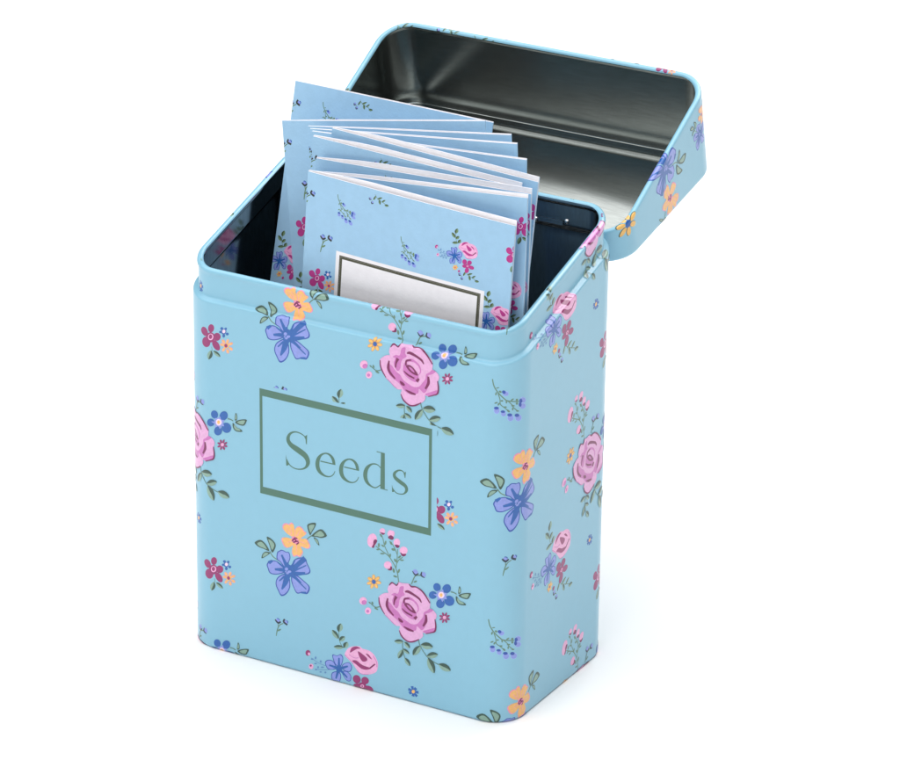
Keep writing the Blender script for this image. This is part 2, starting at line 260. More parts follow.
  ('P','bw',[(369,-920),(347,-980),(294,-1003),(240,-977),(217,-917),(238,-856),(291,-831),(345,-858)]),
  ('P','bv',[(358,-927),(341,-974),(297,-993),(253,-972),(234,-924),(251,-875),(295,-856),(339,-877)]),
  ('P','bo',[(334,-868),(318,-893),(279,-902),(239,-892),(222,-866),(238,-841),(278,-831),(318,-842)]),
  ('P','bw',[(569,-1053),(542,-1125),(476,-1148),(410,-1110),(382,-1032),(408,-958),(472,-932),(539,-972)]),
  ('P','bv',[(555,-1058),(533,-1115),(479,-1134),(425,-1103),(402,-1041),(423,-981),(476,-962),(531,-993)]),
  ('P','bo',[(521,-974),(503,-1002),(456,-1010),(410,-993),(391,-961),(409,-932),(455,-923),(501,-941)]),
  ('P','bw',[(805,-1101),(772,-1166),(694,-1179),(618,-1134),(587,-1055),(616,-987),(690,-970),(769,-1018)]),
  ('P','bv',[(788,-1104),(761,-1156),(697,-1166),(635,-1130),(609,-1066),(633,-1012),(694,-999),(759,-1038)]),
  ('P','bo',[(722,-1018),(702,-1047),(653,-1051),(606,-1029),(586,-993),(604,-963),(651,-957),(700,-981)]),
  ('P','bw',[(937,-650),(904,-704),(825,-708),(751,-664),(720,-594),(748,-537),(821,-529),(900,-576)]),
  ('P','bv',[(920,-652),(894,-695),(829,-699),(768,-662),(742,-606),(766,-561),(826,-555),(891,-593)]),
  ('P','bo',[(811,-646),(797,-688),(762,-698),(728,-672),(713,-623),(726,-580),(760,-569),(795,-596)]),
  ('P','bw',[(939,-812),(903,-864),(818,-868),(739,-822),(706,-752),(736,-695),(814,-688),(900,-737)]),
  ('P','bv',[(921,-813),(891,-856),(822,-858),(757,-821),(729,-764),(754,-719),(819,-714),(889,-754)]),
  ('P','bo',[(788,-738),(776,-778),(744,-789),(713,-764),(700,-718),(711,-678),(742,-667),(774,-692)]),
],
'E': [
  ('S','gs',[(-122,-319),(-97,-190),(-55,-44),(2,45),(103,111)],[21,35,31,28,28]),
  ('S','gs',[(-55,-44),(-59,57)],[24,24]),
  ('P','gs',[(32,-74),(18,-113),(-34,-154),(-72,-158),(-59,-120),(-6,-78)]),
  ('P','bv',[(-133,167),(-61,223),(3,174),(-40,95)]),
  ('S','bl',[(-90,216),(-40,211),(-4,172)],[26,26,26]),
  ('S','nb',[(-152,165),(-62,87),(29,143)],[41,59,41]),
  ('P','bv',[(125,218),(204,225),(247,195),(225,108),(146,129)]),
  ('S','bl',[(204,225),(247,202),(239,153)],[26,26,26]),
  ('S','nb',[(150,249),(115,162),(232,99)],[50,59,59]),
],
'F': [
  ('S','gs',[(-722,616),(-703,345),(-625,180)],[20,20,20]),
  ('P','gl',[(-722,578),(-774,644),(-770,724),(-721,798),(-652,844),(-608,797),(-596,724),(-635,644)]),
  ('P','gd',[(-722,578),(-778,644),(-774,724),(-725,798),(-651,847),(-683,764),(-693,671)]),
  ('P','gl',[(-928,587),(-833,577),(-764,524),(-731,446),(-735,374),(-807,377),(-880,417),(-926,491)]),
  ('P','gd',[(-928,587),(-830,579),(-762,526),(-728,449),(-733,372),(-786,445),(-863,510)]),
  ('P','gl',[(-700,326),(-693,404),(-652,461),(-590,486),(-531,482),(-532,423),(-563,363),(-622,326)]),
  ('P','gd',[(-700,326),(-695,406),(-653,463),(-592,489),(-530,483),(-587,441),(-639,378)]),
  ('P','gl',[(-554,150),(-586,216),(-570,280),(-517,326),(-451,347),(-422,298),(-425,237),(-470,182)]),
  ('P','gd',[(-554,150),(-590,217),(-573,280),(-520,327),(-450,349),(-491,290),(-515,218)]),
  ('P','gl',[(-876,104),(-794,167),(-701,196),(-618,189),(-568,157),(-625,107),(-712,70),(-803,67)]),
  ('P','gd',[(-876,104),(-794,171),(-700,199),(-618,192),(-565,158),(-659,149),(-768,119)]),
  ('P','pk',[(-535,-12),(-438,166),(-278,269),(-85,319),(11,276),(203,270),(363,189),(476,3),(477,-181),(413,-320),(206,-436),(-19,-464),(-148,-405),(-309,-231),(-502,-96)]),
  ('P','mg',[(-374,60),(-326,211),(-182,294),(-53,265),(-165,221),(-277,131)]),
  ('P','mg',[(-133,153),(-53,143),(140,39),(140,-53),(12,-102),(-85,12)]),
  ('P','mg',[(-309,-169),(-180,-121),(12,-209),(269,-235),(141,-314),(-19,-325),(-180,-244)]),
  ('P','mg',[(107,153),(203,147),(300,34),(220,60)]),
  ('S','pm',[(-535,-43),(-373,-155),(-277,-254)],[18,18,18]),
  ('S','pm',[(-164,-409),(-19,-479),(206,-436)],[18,18,18]),
  ('S','pd',[(237,-243),(396,-79)],[41,41]),
  ('S','pm',[(331,150),(444,-5),(454,-156)],[21,21,21]),
  ('S','pm',[(-406,-10),(-245,-61),(-117,-27)],[18,18,18]),
  ('P','bo',[(-922,-143),(-776,-130),(-663,-61),(-583,-148),(-631,-376),(-728,-463),(-857,-373)]),
  ('P','bv',[(-896,-157),(-771,-146),(-674,-86),(-604,-161),(-646,-358),(-729,-432),(-840,-355)]),
  ('P','bo',[(-1149,-449),(-1084,-345),(-922,-313),(-809,-438),(-825,-550),(-1051,-609)]),
  ('P','bv',[(-1124,-449),(-1068,-360),(-929,-332),(-832,-440),(-845,-536),(-1040,-587)]),
  ('P','bo',[(-631,-407),(-534,-290),(-389,-237),(-309,-354),(-373,-510),(-566,-514)]),
  ('P','bv',[(-608,-404),(-525,-303),(-400,-257),(-331,-359),(-386,-492),(-552,-496)]),
  ('P','bo',[(-728,-587),(-647,-690),(-695,-888),(-808,-887),(-889,-939),(-954,-832),(-922,-669)]),
  ('P','bv',[(-739,-615),(-669,-703),(-711,-874),(-808,-873),(-878,-918),(-933,-825),(-906,-685)]),
  ('P','bo',[(-631,-562),(-469,-520),(-340,-610),(-356,-775),(-469,-798),(-566,-700)]),
  ('P','bv',[(-608,-576),(-470,-539),(-359,-617),(-372,-759),(-469,-779),(-553,-694)]),
  ('P','bl',[(-615,-480),(-643,-562),(-711,-611),(-780,-598),(-809,-531),(-780,-449),(-712,-400),(-643,-413)]),
  ('S','bl',[(-712,-490),(-712,-181)],[91,45]),
  ('S','bl',[(-728,-494),(-1019,-477)],[91,45]),
  ('S','bl',[(-695,-501),(-437,-357)],[91,45]),
  ('S','bl',[(-728,-541),(-808,-825)],[91,45]),
  ('S','bl',[(-679,-528),(-453,-701)],[91,45]),
  ('P','mg',[(-63,-590),(-44,-681),(-95,-766),(-186,-796),(-263,-753),(-282,-662),(-231,-577),(-140,-547)]),
  ('P','mg',[(188,-695),(111,-750),(24,-743),(-21,-678),(1,-593),(77,-539),(164,-546),(210,-610)]),
  ('P','mg',[(-19,-862),(-67,-925),(-161,-957),(-246,-941),(-273,-886),(-226,-824),(-132,-791),(-47,-807)]),
  ('P','mg',[(341,-886),(276,-942),(170,-950),(86,-907),(73,-837),(139,-782),(245,-773),(329,-817)]),
  ('P','mg',[(91,-1041),(42,-1143),(-41,-1191),(-110,-1157),(-125,-1061),(-76,-959),(7,-910),(76,-944)]),
  ('P','mg',[(127,-796),(90,-885),(-1,-941),(-92,-933),(-130,-864),(-93,-775),(-2,-719),(89,-728)]),
  ('P','pk',[(63,-819),(46,-859),(5,-884),(-36,-880),(-53,-850),(-36,-810),(5,-785),(46,-789)]),
  ('P','pd',[(31,-828),(23,-847),(5,-859),(-13,-857),(-21,-841),(-13,-822),(5,-810),(23,-812)]),
  ('P','yl',[(-488,-1020),(-510,-1055),(-559,-1075),(-599,-1065),(-599,-1033),(-559,-1002),(-510,-997)]),
  ('P','yl',[(-559,-1157),(-596,-1163),(-627,-1134),(-629,-1091),(-600,-1068),(-562,-1080),(-544,-1120)]),
  ('P','yl',[(-701,-1194),(-717,-1166),(-699,-1116),(-661,-1084),(-631,-1092),(-633,-1135),(-664,-1181)]),
  ('P','yl',[(-773,-1095),(-751,-1060),(-701,-1040),(-662,-1050),(-662,-1082),(-701,-1112),(-751,-1118)]),
  ('P','yl',[(-701,-958),(-664,-952),(-633,-981),(-631,-1023),(-661,-1047),(-699,-1034),(-717,-995)]),
  ('P','yl',[(-559,-920),(-544,-949),(-562,-998),(-600,-1031),(-629,-1023),(-627,-979),(-596,-934)]),
  ('P','mg',[(-595,-1048),(-605,-1077),(-630,-1095),(-655,-1090),(-666,-1067),(-655,-1038),(-630,-1020),(-605,-1024)]),
  ('P','mg',[(-368,-1175),(-384,-1220),(-423,-1248),(-462,-1241),(-478,-1204),(-462,-1158),(-423,-1130),(-384,-1137)]),
  ('S','bs',[(-1571,-403),(-1343,-499),(-1084,-525)],[15,15,15]),
  ('S','bs',[(-1441,-711),(-1149,-650),(-906,-571)],[15,15,15]),
  ('P','bs',[(-1411,-362),(-1426,-403),(-1455,-411),(-1470,-377),(-1455,-336),(-1426,-328)]),
  ('P','bs',[(-1499,-422),(-1522,-447),(-1568,-458),(-1591,-446),(-1568,-421),(-1522,-409)]),
  ('P','bs',[(-1246,-428),(-1262,-464),(-1295,-472),(-1311,-444),(-1295,-408),(-1262,-400)]),
  ('P','bs',[(-1396,-528),(-1418,-553),(-1464,-565),(-1487,-552),(-1464,-527),(-1418,-515)]),
  ('P','bs',[(-1178,-580),(-1204,-606),(-1256,-619),(-1282,-607),(-1256,-582),(-1204,-568)]),
  ('P','bs',[(-1334,-621),(-1347,-656),(-1373,-663),(-1386,-634),(-1373,-599),(-1347,-592)]),
  ('P','bs',[(-1240,-736),(-1259,-760),(-1298,-770),(-1318,-756),(-1298,-732),(-1259,-722)]),
  ('P','bs',[(-1100,-715),(-1116,-746),(-1149,-755),(-1165,-732),(-1149,-701),(-1116,-692)]),
  ('P','bs',[(-1386,-703),(-1406,-729),(-1445,-739),(-1464,-723),(-1445,-696),(-1406,-686)]),
  ('P','mg',[(-1597,-264),(-1620,-332),(-1675,-371),(-1730,-360),(-1753,-305),(-1730,-237),(-1675,-198),(-1619,-209)]),
  ('P','pk',[(-1603,-294),(-1615,-328),(-1642,-347),(-1670,-342),(-1681,-314),(-1670,-280),(-1642,-261),(-1615,-266)]),
  ('P','pk',[(-1506,-641),(-1527,-703),(-1578,-740),(-1629,-730),(-1650,-678),(-1629,-616),(-1578,-579),(-1527,-589)]),
  ('P','mg',[(-1558,-633),(-1568,-657),(-1591,-672),(-1614,-669),(-1624,-650),(-1614,-625),(-1591,-610),(-1568,-613)]),
],
'K': [
  ('S','gs',[(-113,-1076),(-16,-1206),(177,-1309),(467,-1418)],[20,20,20,20]),
  ('S','gs',[(-403,-1324),(-242,-1421)],[20,20]),
  ('P','gl',[(-190,-1369),(-195,-1300),(-168,-1226),(-119,-1166),(-68,-1133),(-60,-1183),(-78,-1252),(-124,-1320)]),
  ('P','gd',[(-190,-1369),(-198,-1299),(-169,-1226),(-121,-1165),(-67,-1130),(-110,-1202),(-145,-1287)]),
  ('P','gl',[(14,-1278),(69,-1208),(144,-1158),(220,-1136),(275,-1141),(238,-1194),(171,-1247),(90,-1279)]),
  ('P','gd',[(14,-1278),(68,-1206),(144,-1157),(220,-1134),(277,-1140),(195,-1177),(106,-1232)]),
  ('P','gl',[(101,-1291),(164,-1318),(201,-1374),(207,-1443),(190,-1500),(141,-1484),(98,-1438),(82,-1368)]),
  ('P','gd',[(101,-1291),(167,-1316),(203,-1373),(210,-1441),(191,-1502),(169,-1434),(129,-1366)]),
  ('P','gl',[(260,-1371),(287,-1305),(339,-1252),(399,-1221),(448,-1216),(431,-1265),(387,-1319),(326,-1359)]),
  ('P','gd',[(260,-1371),(286,-1304),(338,-1250),(398,-1219),(450,-1214),(389,-1258),(327,-1318)]),
  ('P','gl',[(420,-1464),(487,-1417),(557,-1405),(613,-1425),(643,-1462),(594,-1500),(528,-1521),(464,-1510)]),
  ('P','gd',[(420,-1464),(488,-1414),(558,-1403),(614,-1422),(645,-1462),(578,-1456),(497,-1466)]),
  ('P','bv',[(-313,-1315),(-330,-1364),(-371,-1393),(-412,-1385),(-429,-1346),(-412,-1298),(-371,-1268),(-330,-1276)]),
  ('S','nb',[(-429,-1296),(-403,-1389),(-313,-1359)],[31,47,31]),
  ('P','bv',[(-183,-1483),(-200,-1531),(-241,-1560),(-282,-1553),(-300,-1514),(-283,-1465),(-242,-1436),(-200,-1443)]),
  ('S','nb',[(-300,-1464),(-274,-1557),(-183,-1526)],[31,47,31]),
],
'G': [
  ('S','bl',[(4,5),(-35,154)],[54,88]),
  ('S','bl',[(4,5),(87,133)],[54,88]),
  ('S','bl',[(4,5),(164,22)],[54,88]),
  ('S','bl',[(4,5),(115,-113)],[54,88]),
  ('S','bl',[(4,5),(-3,-140)],[54,88]),
  ('S','bl',[(4,5),(-122,-78)],[54,88]),
  ('S','bl',[(4,5),(-148,42)],[54,88]),
  ('P','bl',[(71,22),(52,-32),(5,-65),(-43,-57),(-63,-13),(-44,41),(3,74),(51,66)]),
  ('P','yl',[(55,18),(40,-23),(4,-48),(-31,-42),(-47,-9),(-32,32),(4,57),(39,51)]),
],
'Y': [
  ('P','gd',[(232,3),(193,-34),(120,-45),(69,-21),(78,19),(141,46),(209,39)]),
  ('P','gd',[(109,-174),(62,-174),(22,-125),(20,-65),(57,-39),(106,-66),(129,-127)]),
  ('P','gd',[(-89,-223),(-108,-185),(-85,-113),(-37,-62),(0,-70),(-2,-131),(-41,-199)]),
  ('P','gd',[(-212,-106),(-189,-59),(-121,-18),(-58,-14),(-49,-50),(-100,-99),(-173,-124)]),
  ('P','gd',[(-169,89),(-120,109),(-58,88),(-28,42),(-54,5),(-115,5),(-166,43)]),
  ('P','gd',[(10,214),(47,193),(56,126),(31,65),(-11,54),(-36,103),(-27,175)]),
  ('P','gd',[(188,176),(186,129),(135,67),(74,36),(48,61),(77,121),(140,173)]),
  ('P','yl',[(211,12),(175,-22),(109,-32),(62,-10),(70,26),(127,50),(190,44)]),
  ('P','yl',[(95,-157),(52,-156),(15,-111),(13,-56),(46,-33),(90,-58),(112,-113)]),
  ('P','yl',[(-93,-203),(-110,-168),(-89,-102),(-45,-55),(-12,-62),(-14,-118),(-50,-181)]),
  ('P','yl',[(-210,-91),(-189,-49),(-126,-12),(-69,-8),(-61,-40),(-107,-85),(-174,-107)]),
  ('P','yl',[(-169,93),(-125,111),(-68,92),(-40,50),(-64,16),(-120,17),(-166,51)]),
  ('P','yl',[(0,212),(34,192),(42,131),(19,75),(-18,65),(-41,110),(-33,176)]),
  ('P','yl',[(169,176),(167,133),(120,76),(65,48),(41,70),(68,125),(125,172)]),
  ('P','bl',[(58,20),(41,-27),(1,-55),(-40,-47),(-56,-8),(-40,39),(0,67),(41,59)]),
],
'label': [
  ('S','lb',[(3871,6879),(3719,6964),(3529,6978),(3367,6884),(3309,6716),(3394,6581),(3622,6477),(3832,6370),(3917,6212),(3859,6052),(3716,5957),(3525,5931),(3358,5995),(3263,6138)],[26,32,39,65,110,142,174,168,129,65,39,32,32,26]),
  ('Q','lb',[(3895,6981),(3885,6705),(3857,6708),(3843,6837),(3805,6899)]),
  ('Q','lb',[(3239,6266),(3272,6122),(3334,6011),(3305,5969),(3247,5952)]),
  ('S','lb',[(4297,6321),(4752,6326)],[32,32]),
  ('S','lb',[(4714,6324),(4676,6470),(4581,6563),(4458,6579),(4326,6505),(4231,6359),(4207,6176),(4268,6022),(4420,5937),(4572,5941),(4685,6021),(4742,6136)],[84,90,65,39,58,103,123,110,58,32,26,19]),
  ('S','lb',[(5016,6320),(5467,6325)],[32,32]),
  ('S','lb',[(5430,6323),(5392,6468),(5298,6561),(5175,6577),(5044,6503),(4950,6358),(4926,6176),(4988,6022),(5139,5937),(5290,5941),(5402,6021),(5458,6135)],[84,90,65,39,58,103,123,110,58,32,26,19]),
  ('S','lb',[(6131,6539),(6009,6617),(5850,6589),(5706,6441),(5655,6236),(5703,6062),(5830,5967),(5975,5953),(6124,6071)],[26,32,45,97,123,103,52,32,26]),
  ('Q','lb',[(5998,6991),(6240,6989),(6246,5972),(6334,5975),(6330,5952),(6110,5958),(6124,6967),(5993,6968)]),
  ('S','lb',[(6865,6542),(6753,6612),(6633,6589),(6531,6482),(6555,6374),(6705,6285),(6858,6207),(6896,6097),(6823,5983),(6707,5943),(6577,5956),(6483,6053)],[26,32,45,78,103,116,103,84,39,26,26,19]),
  ('Q','lb',[(6874,6614),(6856,6430),(6838,6430),(6823,6506),(6800,6553)]),
  ('Q','lb',[(6459,6158),(6483,6067),(6535,5991),(6512,5959),(6465,5944)]),
  ('F',[2439,7634,4978,7979]),
],
}
ANCHOR = {'A': (69.9, 28.08), 'B': (35.16, 38.98), 'C': (9.42, 24.4), 'D': (93.5, 97.5), 'E': (30.28, 12.53), 'F': (55.81, 9.72), 'K': (55.81, 9.72), 'G': (71.44, 3.84)}
import bpy, math, random
from mathutils import Vector, Matrix
from mathutils.geometry import tessellate_polygon
random.seed(4)
MM = 0.001
scene = bpy.context.scene
col = scene.collection
# ------------------------------------------------------------------ materials
def srgb(r, g, b):
    f = lambda c: ((c/255.0+0.055)/1.055)**2.4 if c > 10 else c/255.0/12.92
    return (f(r), f(g), f(b), 1.0)
MATS = {}
def new_mat(name):
    m = bpy.data.materials.new(name); m.use_nodes = True
    nt = m.node_tree; b = nt.nodes['Principled BSDF']; MATS[name] = m
    return m, nt, b
def noise(nt, scale, detail=4, stretch=None):
    tc = nt.nodes.new('ShaderNodeTexCoord'); n = nt.nodes.new('ShaderNodeTexNoise')
    n.inputs['Scale'].default_value = scale; n.inputs['Detail'].default_value = detail
    if stretch:
        mp = nt.nodes.new('ShaderNodeMapping'); mp.inputs['Scale'].default_value = stretch
        nt.links.new(tc.outputs['Object'], mp.inputs['Vector']); nt.links.new(mp.outputs['Vector'], n.inputs['Vector'])
    else: nt.links.new(tc.outputs['Object'], n.inputs['Vector'])
    return n
def ramp(nt, src, lo, hi, a=0.35, b=0.65):
    r = nt.nodes.new('ShaderNodeValToRGB'); e = r.color_ramp.elements
    e[0].position = a; e[1].position = b; e[0].color = lo; e[1].color = hi
    nt.links.new(src.outputs['Fac'], r.inputs['Fac']); return r
def scalec(c, k): return (c[0]*k, c[1]*k, c[2]*k, 1)
def print_mat(name, c, rough=0.36, coat=0.25, bump=0.02, var=0.03, spec=0.5, bscale=900, ns=420):
    m, nt, b = new_mat(name)
    n = noise(nt, ns); r = ramp(nt, n, scalec(c, 1-var), scalec(c, 1+var))
    nt.links.new(r.outputs['Color'], b.inputs['Base Color'])
    b.inputs['Roughness'].default_value = rough
    b.inputs['Specular IOR Level'].default_value = spec
    b.inputs['Coat Weight'].default_value = coat; b.inputs['Coat Roughness'].default_value = 0.22
    n4 = noise(nt, 35, 5); mr = nt.nodes.new('ShaderNodeMapRange')
    mr.inputs['From Min'].default_value = .35; mr.inputs['From Max'].default_value = .65
    mr.inputs['To Min'].default_value = rough*0.88; mr.inputs['To Max'].default_value = rough*1.15
    nt.links.new(n4.outputs['Fac'], mr.inputs['Value']); nt.links.new(mr.outputs['Result'], b.inputs['Roughness'])
    n2 = noise(nt, bscale, 3); bp = nt.nodes.new('ShaderNodeBump'); bp.inputs['Strength'].default_value = bump
    bp.inputs['Distance'].default_value = 0.0002
    nt.links.new(n2.outputs['Fac'], bp.inputs['Height']); nt.links.new(bp.outputs['Normal'], b.inputs['Normal'])
    return m
INK = dict(pl=(224,168,212), pm=(198,112,182), pd=(116,0,80), pk=(236,172,212), gl=(132,166,150), gd=(46,78,66),
  gs=(92,128,108), bl=(24,92,170), bv=(136,150,220), bw=(150,185,232), bo=(34,76,166), bs=(92,140,192), op=(236,138,178), yo=(205,140,80), yl=(240,186,100),
  mg=(146,34,104), m2=(130,30,95), wh=(240,212,232), nb=(22,44,64), lb=(68,112,95))
INK['or'] = (240,182,106)
def ink_mats(prefix, rough, coat, k=1.0, ov=None):
    d = {}
    for n, c in INK.items():
        c = (ov or {}).get(n, c)
        d[n] = print_mat(prefix+'_ink_'+n, scalec(srgb(*c), k), rough, coat, var=0.01 if n == 'lb' else 0.06, ns=1500)
    return d
TIN_BASE = print_mat('tin_blue_lacquer', srgb(136, 190, 213), 0.36, 0.25, 0.03, 0.008)
TIN_INK = ink_mats('tin', 0.34, 0.3)
PAPER_BASE = print_mat('packet_blue_paper', srgb(157, 196, 225), 0.75, 0.0, 0.25, 0.02, 0.3, 1600)
PAPER_WHITE = print_mat('packet_white_paper', srgb(238, 236, 240), 0.85, 0.0, 0.25, 0.02, 0.25, 1600)
PAPER_DARK = print_mat('packet_border_ink', srgb(78, 78, 62), 0.7, 0.0)
PAPER_INK = ink_mats('packet', 0.72, 0.0, 1.0, dict(gl=(110,140,105), gd=(66,84,48), gs=(100,130,90), mg=(182,52,134), nb=(50,55,50)))
def metal_mat(name, base, rough, stretch, amt=0.10):
    m, nt, b = new_mat(name)
    b.inputs['Metallic'].default_value = 1.0
    n = noise(nt, 1400, 4, stretch); r = ramp(nt, n, scalec(base, 0.9), scalec(base, 1.1), 0.3, 0.7)
    nt.links.new(r.outputs['Color'], b.inputs['Base Color'])
    n3 = noise(nt, 55, 4, (1, 1, 1)); mr = nt.nodes.new('ShaderNodeMapRange')
    mr.inputs['From Min'].default_value = .3; mr.inputs['From Max'].default_value = .7
    mr.inputs['To Min'].default_value = rough*0.97; mr.inputs['To Max'].default_value = rough*1.04
    nt.links.new(n3.outputs['Fac'], mr.inputs['Value']); nt.links.new(mr.outputs['Result'], b.inputs['Roughness'])
    n2 = noise(nt, 900, 3, stretch); bp = nt.nodes.new('ShaderNodeBump'); bp.inputs['Strength'].default_value = amt
    bp.inputs['Distance'].default_value = 0.0001
    nt.links.new(n2.outputs['Fac'], bp.inputs['Height']); nt.links.new(bp.outputs['Normal'], b.inputs['Normal'])
    return m
LID_METAL = metal_mat('bare_tinplate_lid', (0.29, 0.31, 0.30, 1), 0.21, (0.12, 1, 1), 0.0)
TIN_METAL = metal_mat('bare_tinplate_inside', (0.36, 0.375, 0.38, 1), 0.13, (1, 1, 0.2), 0.0)
STEEL = metal_mat('bright_steel', (0.7, 0.7, 0.7, 1), 0.2, (1, 1, 1), 0.05)
# ------------------------------------------------------------------ 2-D print helpers
def smooth(pts, sub=4, closed=True):
    n = len(pts); o = []
    rng = range(n) if closed else range(n-1)
    for i in rng:
        if closed: p0, p1, p2, p3 = pts[i-1], pts[i], pts[(i+1) % n], pts[(i+2) % n]
        else: p0, p1, p2, p3 = pts[max(i-1, 0)], pts[i], pts[i+1], pts[min(i+2, n-1)]
        for k in range(sub):
            t = k/sub; t2 = t*t; t3 = t2*t
            o.append(tuple(0.5*(2*p1[j]+(p2[j]-p0[j])*t+(2*p0[j]-5*p1[j]+4*p2[j]-p3[j])*t2+(3*p1[j]-p0[j]-3*p2[j]+p3[j])*t3) for j in range(len(p1))))
    if not closed: o.append(tuple(pts[-1]))
    return o
def tess(pts):
    if len(pts) < 3: return []
    r = tessellate_polygon([[Vector((p[0], p[1], 0)) for p in pts]])
    return [[pts[i] for i in t] for t in r]
def expand(name):
    """motif -> list of (colour, [convex pieces]) in mm about its anchor"""
    out = []
    for it in MOTIFS[name]:
        kind, c = it[0], it[1]
        if kind == 'F':
            x0, x1, z0, z1 = [v/100.0 for v in c]; tv, th = 2.0, 0.85
            R = lambda a, b, c_, d: [[(a, c_), (b, c_), (b, d), (a, d)]]
            out.append(('lb', R(x0, x1, z1-tv, z1)+R(x0, x1, z0, z0+tv)+R(x0, x0+th, z0+tv, z1-tv)+R(x1-th, x1, z0+tv, z1-tv))); continue
        pts = [(a/100.0, b/100.0) for a, b in it[2]]
        if kind == 'P': out.append((c, tess(smooth(pts, 3))))
        elif kind == 'Q': out.append((c, tess(pts)))
        else:
            q = [(p[0], p[1], w/100.0) for p, w in zip(pts, it[3])]
            if len(q) > 2: q = smooth(q, 4, False)
            L, Rr = [], []
            for i in range(len(q)):
                a = q[max(i-1, 0)]; b = q[min(i+1, len(q)-1)]
                dx, dy = b[0]-a[0], b[1]-a[1]; l = math.hypot(dx, dy) or 1; h = max(q[i][2], 0.05)/2
                L.append((q[i][0]-dy/l*h, q[i][1]+dx/l*h)); Rr.append((q[i][0]+dy/l*h, q[i][1]-dx/l*h))
            out.append((c, [[L[i], Rr[i], Rr[i+1], L[i+1]] for i in range(len(q)-1)]))
    return out
EXP = {k: expand(k) for k in MOTIFS}
def place(name, x, y, k=1.0, rot=0.0, flipy=1):
    c, s = math.cos(math.radians(rot)), math.sin(math.radians(rot))
    return [(cc, [[(x+k*(a*c-b*s), y+flipy*k*(a*s+b*c)) for a, b in pc] for pc in pcs]) for cc, pcs in EXP[name]]
def clip(poly, f):
    """keep the side of the convex poly where f(p) >= 0 (f linear)"""
    o = []; n = len(poly)
    for i in range(n):
        a, b = poly[i-1], poly[i]; fa, fb = f(a), f(b)
        if (fa >= 0) != (fb >= 0):
            t = fa/(fa-fb); o.append((a[0]+(b[0]-a[0])*t, a[1]+(b[1]-a[1])*t))
        if fb >= 0: o.append(b)
    return o
def outside_rect(pc, r):
    x0, x1, y0, y1 = r
    xs = [p[0] for p in pc]; ys = [p[1] for p in pc]
    if max(xs) <= x0 or min(xs) >= x1 or max(ys) <= y0 or min(ys) >= y1: return [pc]
    mid = clip(clip(pc, lambda p: p[0]-x0), lambda p: x1-p[0]) if True else pc
    o = [clip(pc, lambda p: x0-p[0]), clip(pc, lambda p: p[0]-x1)]
    if len(mid) > 2: o += [clip(mid, lambda p: y0-p[1]), clip(mid, lambda p: p[1]-y1)]
    return [q for q in o if len(q) > 2]
